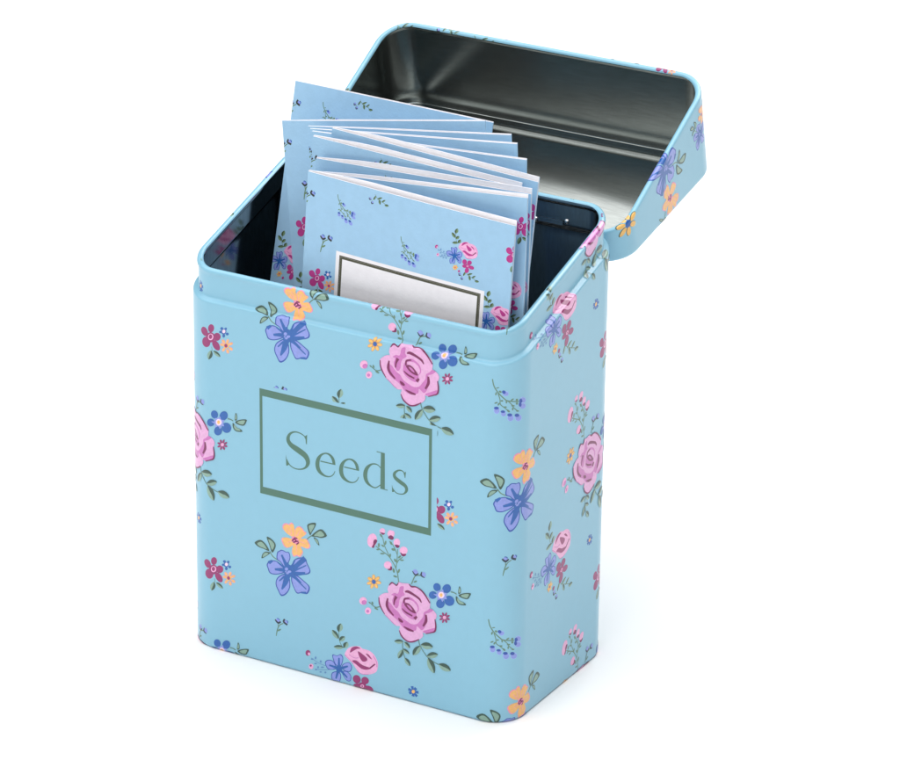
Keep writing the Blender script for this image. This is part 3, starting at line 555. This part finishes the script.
# ------------------------------------------------------------------ printed surface = grid of cells
class Surface:
    """Sheet metal / paper as a grid G[i][k] with print coordinates (U[i], Z[i][k]) and normals N[i][k]."""
    def __init__(s, U, Z, G, N):
        s.U, s.Z, s.G, s.N = U, Z, G, N; s.v = []; s.n = []; s.f = []; s.m = []; s.mats = []; s.layer = 0
    def mi(s, mat):
        if mat not in s.mats: s.mats.append(mat)
        return s.mats.index(mat)
    def base(s, matfun, flip=False):
        nu, nk = len(s.U), len(s.G[0]); off = len(s.v)
        for i in range(nu):
            for k in range(nk): s.v.append(s.G[i][k]); s.n.append(s.N[i][k])
        for i in range(nu-1):
            for k in range(nk-1):
                q = [off+i*nk+k, off+(i+1)*nk+k, off+(i+1)*nk+k+1, off+i*nk+k+1]
                s.f.append(q[::-1] if flip else q); s.m.append(s.mi(matfun(k)))
    def poly(s, pts, nrm, mat):
        o = len(s.v)
        for p in pts: s.v.append(Vector(p)); s.n.append(Vector(nrm))
        s.f.append(list(range(o, o+len(pts)))); s.m.append(s.mi(mat))
    def decal(s, items, mats, kmax, step=0.0010, lift=0.006, exclude=None):
        for layer, (c, pcs) in enumerate(items):
            off = lift+layer*step; mi = s.mi(mats[c])
            for pc0 in pcs:
                for pc in (outside_rect(pc0, exclude) if exclude else [pc0]):
                    s._piece(pc, off, mi, kmax)
    def _piece(s, pc, off, mi, kmax):
        U = s.U; x0 = min(p[0] for p in pc); x1 = max(p[0] for p in pc)
        y0 = min(p[1] for p in pc); y1 = max(p[1] for p in pc)
        for i in range(len(U)-1):
            a, b = U[i], U[i+1]
            if b <= x0 or a >= x1: continue
            q = pc
            if x0 < a: q = clip(q, lambda p: p[0]-a)
            if x1 > b and len(q) > 2: q = clip(q, lambda p: b-p[0])
            if len(q) < 3: continue
            for k in range(kmax):
                z00, z01, z10, z11 = s.Z[i][k], s.Z[i][k+1], s.Z[i+1][k], s.Z[i+1][k+1]
                if max(z01, z11) <= y0 or min(z00, z10) >= y1: continue
                lo = lambda p: z00+(z10-z00)*(p[0]-a)/(b-a)
                hi = lambda p: z01+(z11-z01)*(p[0]-a)/(b-a)
                r = clip(q, lambda p: p[1]-lo(p))
                if len(r) > 2: r = clip(r, lambda p: hi(p)-p[1])
                if len(r) < 3: continue
                ids = []
                for p in r:
                    t = min(max((p[0]-a)/(b-a), 0), 1); l, h = lo(p), hi(p); w = min(max((p[1]-l)/(h-l), 0), 1) if h > l else 0
                    bl = lambda A: (A[i][k]*(1-t)+A[i+1][k]*t)*(1-w)+(A[i][k+1]*(1-t)+A[i+1][k+1]*t)*w
                    n = bl(s.N); n.normalize(); ids.append(len(s.v)); s.v.append(bl(s.G)+n*off); s.n.append(n)
                ar = 0
                for j in range(len(r)): ar += r[j-1][0]*r[j][1]-r[j][0]*r[j-1][1]
                if abs(ar) < 1e-6: continue
                P = [s.v[j] for j in ids]; nn = Vector((0, 0, 0))
                for j in range(1, len(P)-1): nn += (P[j]-P[0]).cross(P[j+1]-P[0])
                if nn.dot(s.n[ids[0]]) < 0: ids.reverse()
                s.f.append(ids); s.m.append(mi)
    def build(s, name, parent=None, origin=(0, 0, 0)):
        o3 = Vector(origin)
        me = bpy.data.meshes.new(name); me.from_pydata([(v-o3)*MM for v in s.v], [], s.f)
        for m in s.mats: me.materials.append(m)
        me.polygons.foreach_set('material_index', s.m)
        me.polygons.foreach_set('use_smooth', [True]*len(s.f)); me.update()
        nn = []
        for n in s.n:
            n = n.normalized() if n.length > 0 else Vector((0, 0, 1)); nn.append(tuple(n))
        me.normals_split_custom_set_from_vertices(nn)
        ob = bpy.data.objects.new(name, me); col.objects.link(ob); ob.parent = parent; return ob
def simple(name, verts, faces, mat, parent=None, sm=False):
    me = bpy.data.meshes.new(name); me.from_pydata([tuple(Vector(v)*MM) for v in verts], [], faces); me.materials.append(mat)
    if sm: me.polygons.foreach_set('use_smooth', [True]*len(faces))
    me.update(); ob = bpy.data.objects.new(name, me); col.objects.link(ob); ob.parent = parent; return ob
def empty(name, loc):
    e = bpy.data.objects.new(name, None); e.empty_display_size = 0.02; e.location = Vector(loc)*MM; col.objects.link(e); return e
# ------------------------------------------------------------------ tin dimensions (mm)
W, D, R = 100.0, 56.64, 8.92
HF, HB, HN, HT = 109.47, 126.95, 8.66, 127.95     # rim height front / back, neck height, closed top
INS = 1.5; S, P = 67.98, 67.17                     # neck inset; print repeat
L4 = math.pi*R/2
def outline():
    """print coordinate u -> point and outward normal on the rounded rectangle (u = x along the front)"""
    segs = []
    nC = 10
    def arc(cx, cy, a0, ustart):
        return [(ustart+L4*k/nC, cx, cy, math.radians(a0+90*k/nC)) for k in range(nC+1)]
    front = (R, W-R); side = D-2*R
    pts = []
    uL = R-L4-side-L4
    back = W-2*R
    u0 = uL-back/2
    pts.append((u0, W/2, D, 0, 1))
    def add(u, x, y, nx, ny): pts.append((u, x, y, nx, ny))
    add(uL, R, D, 0, 1)
    for k in range(1, nC+1):
        a = math.radians(90+90*k/nC); add(uL+L4*k/nC, R+R*math.cos(a), D-R+R*math.sin(a), math.cos(a), math.sin(a))
    add(uL+L4+side, 0, R, -1, 0)
    for k in range(1, nC+1):
        a = math.radians(180+90*k/nC); add(uL+L4+side+L4*k/nC, R+R*math.cos(a), R+R*math.sin(a), math.cos(a), math.sin(a))
    for j in range(1, 9): add(R+(W-2*R)*j/8, R+(W-2*R)*j/8, 0, 0, -1)
    for k in range(1, nC+1):
        a = math.radians(-90+90*k/nC); add(W-R+L4*k/nC, W-R+R*math.cos(a), R+R*math.sin(a), math.cos(a), math.sin(a))
    for j in range(1, 5): add(W-R+L4+side*j/4, W, R+side*j/4, 1, 0)
    ub = W-R+L4+side
    for k in range(1, nC+1):
        a = math.radians(90*k/nC); add(ub+L4*k/nC, W-R+R*math.cos(a), D-R+R*math.sin(a), math.cos(a), math.sin(a))
    add(ub+L4+back/2, W/2, D, 0, 1)
    return pts
OUT = outline()
def shoulder(y): return HF-HN+(HB-HF)*y/D
def sheet(profile_fn):
    """profile_fn(zs) -> list of (inset, z, printz, no, nz): rows from bottom outside, over the rim, to the inside"""
    U, Z, G, N = [], [], [], []
    for (u, x, y, nx, ny) in OUT:
        U.append(u); zr, gr, nr = [], [], []
        for (ins, z, pz, no, nz) in profile_fn(y):
            # an inset moves the corner arc along its own radius
            gr.append(Vector((x-nx*ins, y-ny*ins, z))); zr.append(pz); nr.append(Vector((nx*no, ny*no, nz)).normalized())
        G.append(gr); Z.append(zr); N.append(nr)
    return Surface(U, Z, G, N)
def with_normals(rows):
    """rows (inset, z) -> adds print coordinate (arc length above row 0 z) and normals from the profile tangent"""
    out = []; pz = rows[0][1]; n = len(rows)
    for i, (a, z) in enumerate(rows):
        if i: pz += math.hypot(a-rows[i-1][0], z-rows[i-1][1])
        p, q = rows[max(i-1, 0)], rows[min(i+1, n-1)]
        do, dz = -(q[0]-p[0]), q[1]-p[1]; l = math.hypot(do, dz) or 1
        out.append((a, z, pz, dz/l, -do/l))
    return out
def arcpts(ci, cz, r, a0, a1, n):
    """arc in (outward, z): angle 0 points outwards, 90 up; returns (inset, z)"""
    return [(ci-r*math.cos(math.radians(a0+(a1-a0)*k/n)), cz+r*math.sin(math.radians(a0+(a1-a0)*k/n))) for k in range(n+1)]
# ---- body profile
def body_profile(y):
    zs = shoulder(y); zr = zs+HN
    rows = arcpts(1.0, 1.0, 1.0, -80, 0, 4)
    rows += [(0, 6)]
    rows += [(0, zs-2.2), (0, zs-1.2)]
    rows += arcpts(0.8, zs-0.5, 0.8, 10, 70, 5)
    rows += [(INS-0.25, zs+0.55), (INS-0.02, zs+0.95), (INS, zs+1.6), (INS, zr-2.6), (INS-0.05, zr-2.1)]
    rows += arcpts(INS+0.55, zr-0.95, 0.95, -40, 150, 12)
    return with_normals(rows)
NB_OUT = len(body_profile(0))
def body_inside(y):
    zs = shoulder(y); zr = zs+HN
    rows = arcpts(INS+0.55, zr-0.95, 0.95, 150, 215, 3)
    rows += [(INS+0.75, zr-1.9), (INS+0.45, zr-2.3), (INS+0.45, zs+1.6), (INS+0.2, zs+0.6), (0.75, zs-0.3), (0.45, zs-1.0), (0.45, zs-2.5), (0.45, 3), (0.8, 1.3), (1.6, 1.0)]
    return with_normals(rows)
tin = empty('seed_tin', (W/2, D/2, 0))
tin['label'] = 'pale blue floral metal tin with its hinged lid open, holding paper seed packets'
tin['category'] = 'tin'
TO = Vector((W/2, D/2, 0))
def hang(ob, root, rootloc):      # mesh data already relative to the root
    ob.parent = root; return ob
body = sheet(body_profile)
PAINT = TIN_BASE
body.base(lambda k: PAINT)
LABEL = (24.39, 76.35, 49.78, 79.80)
EXC = (LABEL[0]-1.2, LABEL[1]+1.6, LABEL[2]-0.9, LABEL[3]+1.5)
u_lo, u_hi = OUT[0][0], OUT[-1][0]
def lattice(surf, mats, kmax, zlo, zhi, exclude=None, du=0, dz=0, ulo=None, uhi=None):
    for nm, (ua, za) in ANCHOR.items():
        for k in range(-4, 4):
            for j in range(-5, 8):
                if (j-k) % 2: continue
                u = ua+k*S+du; z = za+j*P/2+dz
                if u < u_lo-25 or u > u_hi+25 or z < zlo-25 or z > zhi+25: continue
                if ulo is not None and (u < ulo or u > uhi): continue
                surf.decal(place(nm, u, z), mats, kmax, exclude=exclude)
lattice(body, TIN_INK, NB_OUT-4, 0, 130, EXC)
# underside of the tin
bot = [Vector((x-nx*1.0*0.83, y-ny*1.0*0.83, 0.015)) for (u, x, y, nx, ny) in OUT]
body.poly([v for v in reversed(bot[:-1])], (0, 0, -1), TIN_METAL)
inner = sheet(body_inside)
o = len(body.v)
inner.base(lambda k: TIN_METAL)
mi = body.mi(TIN_METAL)
body.v += inner.v; body.n += inner.n; body.f += [[a+o for a in f] for f in inner.f]; body.m += [mi]*len(inner.f)
flo = [Vector((x-nx*1.6, y-ny*1.6, 1.0)) for (u, x, y, nx, ny) in OUT]
body.poly(flo[:-1], (0, 0, 1), TIN_METAL)
body_ob = body.build('body', tin, TO)
# ---- label printed on the front wall: frame and word
lab = Surface([R, W-R], [[1.0, 95.0]]*2, [[Vector((R, 0, 1)), Vector((R, 0, 95))], [Vector((W-R, 0, 1)), Vector((W-R, 0, 95))]], [[Vector((0, -1, 0))]*2]*2)
lab.decal(place('label', 0, 0), TIN_INK, 1, lift=0.02)
lab_ob = lab.build('printed_label', body_ob, TO)
# ------------------------------------------------------------------ lid (built closed, then turned about the hinge)
HY, HZ = D-0.52, HB-HN+0.19
TH = math.radians(167.31)
HINGE = Vector((0, HY, HZ))
def lid_profile(y):
    zs = shoulder(y)+0.25
    rows = arcpts(0.85, zs+0.85, 0.85, -170, -20, 9)
    rows += [(0.02, zs+1.2), (0.0, zs+2.0)]
    rows += [(0, zs+(HT-1.6-zs)*0.5), (0, HT-1.6)]
    rows += arcpts(1.3, HT-1.3, 1.3, 0, 90, 6)
    rows += [(2.6, HT), (3.2, HT-0.35), (4.2, HT-0.5)]
    return with_normals(rows)
def lid_rows(y):
    r = lid_profile(y)
    base = shoulder(y)+2.25; ref = [q for q in r if abs(q[1]-base) < 1e-6][0][2]
    return [(a, z, pz-ref+base, no, nz) for a, z, pz, no, nz in r]   # print z = height on the wall
NL = len(lid_profile(0))
def lid_inside(y):
    zs = shoulder(y)+0.25
    rows = [(0.5, HT-0.5)]
    rows = [(7.2, HT-1.15), (6.7, HT-1.17), (6.2, HT-1.32), (5.6, HT-1.62), (5.0, HT-1.78), (4.4, HT-1.66), (3.9, HT-1.32), (3.5, HT-1.17), (3.0, HT-1.12), (1.1, HT-1.1), (0.9, HT-0.98), (0.7, HT-1.02), (0.5, HT-1.3), (0.5, zs+2.2), (0.75, zs+1.7)]
    rows += arcpts(0.85, zs+0.85, 0.85, 140, 190, 3)
    return with_normals(rows)
lid = sheet(lid_rows)
lid.base(lambda k: PAINT)
EDGE = dict(ulo=-90, uhi=97)
for nm, u, z, k, r in [('B', 124.6, 122.6, 1.0, 20), ('B', 103.5, 108.7, 0.55, 170), ('Y', 147.0, 117.6, 1.7, 0), ('K', 157.0, 131.5, 1.0, 20),
                       ('C', 160.5, 120.5, 0.6, 0), ('K', 4.0, 112.0, 1.0, 0), ('K', 19.5, 110.5, 0.8, 0), ('K', 27.0, 112.0, 1.1, 10), ('C', 85.5, 101.6, 0.6, 0),
                       ('B', 42.0, 118.0, 1.0, 0), ('A', 70.0, 118.0, 1.0, 0), ('A', -30.0, 118.0, 1, 0), ('B', 190, 118, 1, 0), ('A', 222, 118, 1, 0)]:
    lid.decal(place(nm, u, z, k, r), TIN_INK, NL-4)
top = [Vector((x-nx*4.2, y-ny*4.2, HT-0.5)) for (u, x, y, nx, ny) in OUT]
lid.poly(top[:-1], (0, 0, 1), PAINT)
tp = Surface([0.0, W], [[0.0, D]]*2, [[Vector((0, 0, HT-0.5)), Vector((0, D, HT-0.5))], [Vector((W, 0, HT-0.5)), Vector((W, D, HT-0.5))]], [[Vector((0, 0, 1))]*2]*2)
for nm, u, z in [('A', 30, 20), ('B', 72, 36), ('C', 14, 42), ('F', 62, 16), ('D', 46, 46), ('C', 88, 14)]:
    tp.decal(place(nm, u, z, 0.8), TIN_INK, 1)
o = len(lid.v); remap = [lid.mi(m) for m in tp.mats]
lid.v += tp.v; lid.n += tp.n; lid.f += [[a+o for a in f] for f in tp.f]; lid.m += [remap[m] for m in tp.m]
li = sheet(lid_inside); o = len(lid.v); li.base(lambda k: LID_METAL); mi = lid.mi(LID_METAL)
lid.v += li.v; lid.n += [n for n in li.n]; lid.f += [[a+o for a in f] for f in li.f]; lid.m += [mi]*len(li.f)
ip = [Vector((x-nx*7.2, y-ny*7.2, HT-1.15)) for (u, x, y, nx, ny) in OUT]
cen = Vector((W/2, D/2, 0)); DOME = 2.1; rings = [1.0, .93, .86, .78, .7, .6, .5, .4, .3, .2, .1, .02]
GR, NR = [], []
for p_ in ip:                                    # slightly dished top plate
    gr, nr = [], []; e_ = Vector((p_.x-cen.x, p_.y-cen.y, 0)); L_ = e_.length
    for t in rings:
        gr.append(Vector((cen.x+e_.x*t, cen.y+e_.y*t, HT-1.15-DOME*(1-t*t))))
        ny_ = -2*DOME*((p_.y-cen.y)*t)/(21.0*21.0); nx_ = -2*DOME*((p_.x-cen.x)*t)/(43.0*43.0)
        nr.append(Vector((-nx_, -ny_, -1)).normalized())
    GR.append(gr); NR.append(nr)
dish = Surface([q[0] for q in OUT], [[0]*len(rings)]*len(OUT), GR, NR); o = len(lid.v); dish.base(lambda k: LID_METAL, flip=True); mi = lid.mi(LID_METAL)
lid.v += dish.v; lid.n += dish.n; lid.f += [[a+o for a in f] for f in dish.f]; lid.m += [mi]*len(dish.f)
lid_ob = lid.build('lid', tin, HINGE)
lid_ob.location = (HINGE-TO+Vector((-0.4, 1.15, -0.3)))*MM
lid_ob.rotation_euler = (-TH, 0, 0)
# ---- hinge: rolled knuckles on a wire pin behind the back wall
def tube(a, b, r, n=16):
    a, b = Vector(a), Vector(b); d = (b-a).normalized(); q = d.orthogonal().normalized(); w = d.cross(q); v = []; f = []
    for c in (a, b):
        for k in range(n):
            t = 2*math.pi*k/n; v.append(c+(q*math.cos(t)+w*math.sin(t))*r)
    for k in range(n): f.append([k, (k+1) % n, n+(k+1) % n, n+k])
    f += [list(range(n))[::-1], list(range(n, 2*n))]; return v, f
hv, hf = [], []
for x0, x1, r in [(24, 76, 0.45), (26, 36, 0.95), (37, 47, 0.95), (53, 63, 0.95), (64, 74, 0.95)]:
    v, f = tube(Vector((x0, HY+0.5, HZ+1.0))-TO, Vector((x1, HY+0.5, HZ+1.0))-TO, r); o = len(hv); hv += v; hf += [[a+o for a in q] for q in f]
hinge = simple('hinge', hv, hf, STEEL, tin, True)
# hinge tabs folded through the slot on the inside of the back wall
def bevel_box(name, x0, x1, y0, y1, z0, z1, mat, parent, bev=0.3, off=TO):
    import bmesh
    bm = bmesh.new(); bmesh.ops.create_cube(bm, size=1)
    for v in bm.verts:
        v.co = ((x0+x1)/2+v.co.x*(x1-x0), (y0+y1)/2+v.co.y*(y1-y0), (z0+z1)/2+v.co.z*(z1-z0)); v.co = (v.co-off)*MM
    bmesh.ops.bevel(bm, geom=bm.edges[:], offset=bev*MM, segments=2, affect='EDGES')
    me = bpy.data.meshes.new(name); bm.to_mesh(me); bm.free(); me.materials.append(mat)
    ob = bpy.data.objects.new(name, me); col.objects.link(ob); ob.parent = parent; return ob
for xa in (17, 76.5):
    bevel_box('hinge_tab', xa, xa+7.5, D-2.3, D-1.9, 119.2, 120.5, TIN_METAL, tin, 0.12)
def dome(name, x, y, z, r, mat, parent):
    v = [Vector((x, y-r*0.7, z))-TO]; f = []; n = 12
    for j in (1, 2):
        for k in range(n):
            a = 2*math.pi*k/n; b = math.pi/4*j; v.append(Vector((x+r*math.sin(b)*math.cos(a), y-r*0.7*math.cos(b), z+r*math.sin(b)*math.sin(a)))-TO)
    f += [[0, 1+k, 1+(k+1) % n] for k in range(n)]+[[1+k, 1+n+k, 1+n+(k+1) % n, 1+(k+1) % n] for k in range(n)]
    return simple(name, v, f, mat, parent, True)
for x_, z_ in ((75.7, 119.4), (84.9, 120.4), (16.0, 119.4), (25.0, 120.4)):
    dome('glint_bead', x_, D-1.95, z_, 0.75, STEEL, tin)  # steel beads added for the bright specks where the hinge slot reflects
# ------------------------------------------------------------------ seed packets
def packet(A, e, dn, w, H, gap, rise0, rise1, label, marks, boxed, bow, cut=1.0):
    A, e, dn = Vector(A), Vector(e).normalized(), Vector(dn).normalized()
    n = e.cross(dn)
    if n.y > 0: n = -n                           # towards the camera side
    TR_ = A+e*w; lo_ = (3.2-A.x)/H; hi_ = (96.2-TR_.x)/H
    dn = Vector((min(max(dn.x, lo_), max(hi_, lo_)), dn.y, dn.z)).normalized()
    loc = A+e*w/2+dn*H
    root = empty('seed_packet', loc)
    root['label'] = label; root['category'] = 'packet'; root['group'] = 'paper seed packets standing in the tin'
    def panel(name, off, r0, r1, front_mat, back_mat, th, bw, top_print, parent):
        nu, nt = 10, 8
        U, Z, G, N = [], [], [], []
        for i in range(nu+1):
            s_ = w*i/nu; U.append(s_); zr, gr, nr = [], [], []
            a = i/nu; rr = r0+(r1-r0)*min(1, a/0.25) if r1 > r0 else r0
            b_ = bw*math.sin(math.pi*a)
            for k in range(nt+1):
                c = k/nt; t = H-(H+rr)*c          # t = distance below the front sheet's top edge
                fade = 1-min(1, max(t, 0)/(H*0.8))
                gr.append(A+e*s_+dn*t+n*(off+b_*fade)); zr.append(-t)
                d = bw*math.pi/w*math.cos(math.pi*a)*fade
                nr.append((n-e*d).normalized())
            Z.append(zr); G.append(gr); N.append(nr)
        sf = Surface(U, Z, G, N); sf.base(lambda k: front_mat, flip=False)
        bk = Surface(U, Z, [[g-n*th for g in r] for r in G], [[-m for m in r] for r in N]); bk.base(lambda k: back_mat, flip=True)
        def join(other):
            o = len(sf.v); rm = [sf.mi(m) for m in other.mats]
            sf.v += other.v; sf.n += other.n; sf.f += [[a+o for a in f] for f in other.f]; sf.m += [rm[m] for m in other.m]
        join(bk)
        up = -dn
        for i in range(nu):
            for kk, nn in ((nt, up), (0, dn)):
                q = [G[i][kk], G[i+1][kk], G[i+1][kk]-n*th, G[i][kk]-n*th]; sf.poly(q if kk else q[::-1], nn, PAPER_WHITE)
        for k in range(nt):
            for ii, nn in ((0, -e), (nu, e)):
                q = [G[ii][k], G[ii][k+1], G[ii][k+1]-n*th, G[ii][k]-n*th]; sf.poly(q if ii == 0 else q[::-1], nn, PAPER_BASE)
        if top_print:
            for nm, s0, t0, kk, rot in marks:
                its = [(c, [clip(clip(clip(pc, lambda p: p[0]-0.05), lambda p: w-0.05-p[0]), lambda p: -0.02-p[1]) for pc in pcs]) for c, pcs in place(nm, s0, -t0, kk, rot)]
                its = [(c, [pc for pc in pcs if len(pc) > 2]) for c, pcs in its]
                sf.decal(its, PAPER_INK, nt, lift=0.01, exclude=(9.9, 53.9, -62.0, -19.3) if boxed else None)
        ob = sf.build(name, parent, loc)
        return ob, sf
    fr, sf = panel('front_panel', 0, 0, 0, PAPER_BASE, PAPER_WHITE, 0.22, bow, True, root)
    panel('back_panel', -gap, rise0, rise1, PAPER_WHITE, PAPER_BASE, 0.22, bow*0.2, False, root)
    if boxed:
        lb = Surface(sf.U, sf.Z, sf.G, sf.N)
        rc = lambda a, b, c, d: [[(a, -d), (b, -d), (b, -c), (a, -c)]]
        mats = dict(w=PAPER_WHITE, d=PAPER_DARK)
        a0, b0, t0, t1 = 9.87, 53.9, 19.3, 62.0
        lb.decal([('w', rc(a0, b0, t0, t1)), ('d', rc(a0+1.05, b0-1.05, t0+0.95, t1-0.95)), ('w', rc(a0+1.32, b0-1.32, t0+1.22, t1-1.22)), ('d', rc(a0+1.34, b0-1.34, t0+1.24, t1-1.24)),
                  ('w', rc(a0+1.95, b0-1.95, t0+1.85, t1-1.85))], mats, 8, step=0.004, lift=0.02)
        lb.build('printed_label', fr, loc)
    return root
MARK = [('D', 9.39, 4.1, 0.62, 0), ('D', 28.85, 10.73, 0.62, 0), ('E', 6.2, 18.0, 0.92, 0), ('E', 0.2, 7.2, 0.92, 0), ('C', 4.51, 28.23, 0.78, 0),
        ('K', 21.2, -4.6, 0.55, 0), ('F', 48.6, 9.2, 0.55, 0), ('K', 48.6, 9.2, 0.55, 0), ('C', 61.5, 7.6, 0.72, 0), ('F', 59.4, 24.1, 0.62, 0), ('K', 59.4, 24.1, 0.62, 0),
        ('F', 6.5, 45.5, 0.62, 0), ('F', 58.5, 52.0, 0.6, 0), ('E', 6.0, 60.0, 0.9, 0), ('A', 30, 80, 0.6, 0), ('B', 12, 92, 0.6, 0), ('C', 50, 95, 0.7, 0)]
PK = [
 ([33.87,9.0,138.88],[0.9989,-0.0163,-0.0449],[-0.0453,-0.0262,-0.9986],61.27, 0.5, .15, 1.25, 'front seed packet with the dark bordered blank white label, nearest the front wall', 0.5),
 ([32.93,12.0,137.65],[0.9973,0.0079,0.0735],[0.0738,-0.038,-0.9966],63.1, 0.35, .1, 0.85, 'seed packet directly behind the one with the white label', 0.3),
 ([32.6,15.0,140.34],[0.9995,0.016,0.0278],[0.0286,-0.0495,-0.9984],62.4, 0.5, .15, 1.3, 'third seed packet from the front, its thick white top edge starting at a frayed corner', 0.2),
 ([29.87,18.0,144.93],[0.9989,0.0082,-0.0465],[-0.0459,-0.0619,-0.997],60.94, 0.5, .15, 1.25, 'fourth seed packet from the front, white top edge sloping down to the right', 0.3),
 ([33.78,21.0,146.92],[0.9986,-0.0082,-0.0517],[-0.0522,-0.0764,-0.9957],60.78, 0.5, .15, 1.2, 'fifth seed packet from the front, its right corner reaching furthest to the right', 0.3),
 ([25.9,24.0,143.78],[0.9984,0.0159,0.054],[0.0552,-0.0912,-0.9943],62.85, 0.15, .05, 0.35, 'sixth seed packet from the front, fifth from the back of the row', 0.2),
 ([23.45,27.0,143.12],[0.994,0.0164,0.1079],[0.109,-0.1059,-0.9884],61.13, 0.15, .05, 0.3, 'fourth seed packet from the back, tilted slightly left', 0.2),
 ([21.0,30.0,142.48],[0.9908,0.0166,0.1347],[0.1357,-0.121,-0.9833],60.37, 0.15, .05, 0.3, 'third seed packet from the back, tilted to the left', 0.2),
 ([10.51,34.0,140.92],[0.9852,0.0163,0.1708],[0.1713,-0.144,-0.9746],61.39, 0.15, .05, 0.3, 'second seed packet from the back, left corner standing furthest left', 0.2),
 ([6.69,47.0,147.6],[0.9998,-0.0165,-0.0087],[-0.0122,-0.2247,-0.9744],60.6, 0.15, .05, 0.2, 'rearmost seed packet, standing highest in front of the open lid', 0.3),
]
for i, (A, e, dn, w, gap, r0, r1, lb, bow) in enumerate(PK):
    packet(A, e, dn, w, 124.0, gap, r0, r1, lb, MARK, i == 0, bow)
# ------------------------------------------------------------------ white tabletop sweep
me = bpy.data.meshes.new('ground')
vv = [(-6, -6, 0), (6, -6, 0), (6, 6, 0), (-6, 6, 0)]; ff = [[0, 1, 2, 3]]
me.from_pydata(vv, [], ff); me.polygons.foreach_set('use_smooth', [True]*len(ff))
gm, nt, b = new_mat('white_paper_sweep'); n = noise(nt, 3); r = ramp(nt, n, (0.86, 0.86, 0.86, 1), (0.89, 0.89, 0.89, 1)); nt.links.new(r.outputs['Color'], b.inputs['Base Color'])
b.inputs['Roughness'].default_value = 0.9; b.inputs['Specular IOR Level'].default_value = 0.15
me.materials.append(gm); g = bpy.data.objects.new('ground', me); col.objects.link(g); g['kind'] = 'structure'
# ------------------------------------------------------------------ lights
def area(name, loc, target, sx, sy, power, color=(1, 1, 1)):
    l = bpy.data.lights.new(name, 'AREA'); l.shape = 'RECTANGLE'; l.size = sx; l.size_y = sy; l.energy = power; l.color = color
    o = bpy.data.objects.new(name, l); col.objects.link(o); o.location = loc
    o.rotation_euler = (Vector(target)-Vector(loc)).to_track_quat('-Z', 'Y').to_euler(); return o
area('overhead_softbox', (-0.2, -0.22, 1.7), (-0.1, -0.1, 0), 3.0, 2.8, 68)
area('front_softbox', (0.0, -1.7, 0.8), (0.05, 0.03, 0.06), 1.3, 1.0, 6.3)
area('rear_fill', (0.3, 2.1, 1.4), (0.3, 0.5, 0.0), 1.8, 1.2, 32)  # added fill that whitens the floor behind and thins the shadow at right
w = bpy.data.worlds.new('World'); scene.world = w; w.use_nodes = True
bg = w.node_tree.nodes['Background']; bg.inputs['Color'].default_value = (1.0, 0.98, 0.96, 1); bg.inputs['Strength'].default_value = 0.12
# ------------------------------------------------------------------ camera
cam = bpy.data.cameras.new('camera'); co = bpy.data.objects.new('camera', cam); col.objects.link(co); scene.camera = co
cam.sensor_width = 36; cam.sensor_fit = 'HORIZONTAL'; cam.lens = 4091.24/900*36
cam.shift_x = (450-398.85)/900; cam.shift_y = (406.12-383.5)/900
cam.clip_start = 0.05; cam.clip_end = 50
X = Vector((0.86292512, 0.50529165, 0.0063705)); Y = Vector((-0.20323869, 0.33548904, 0.9198593)); Zc = Vector((0.46265999, -0.79506443, 0.39219674))
m = Matrix((X, Y, Zc)).transposed().to_4x4(); m.translation = Vector((550.46266, -831.70759, 494.24205))*MM
co.matrix_world = m
scene.render.engine = 'CYCLES'
scene.view_settings.view_transform = 'Standard'; scene.view_settings.look = 'None'; scene.view_settings.exposure = 0
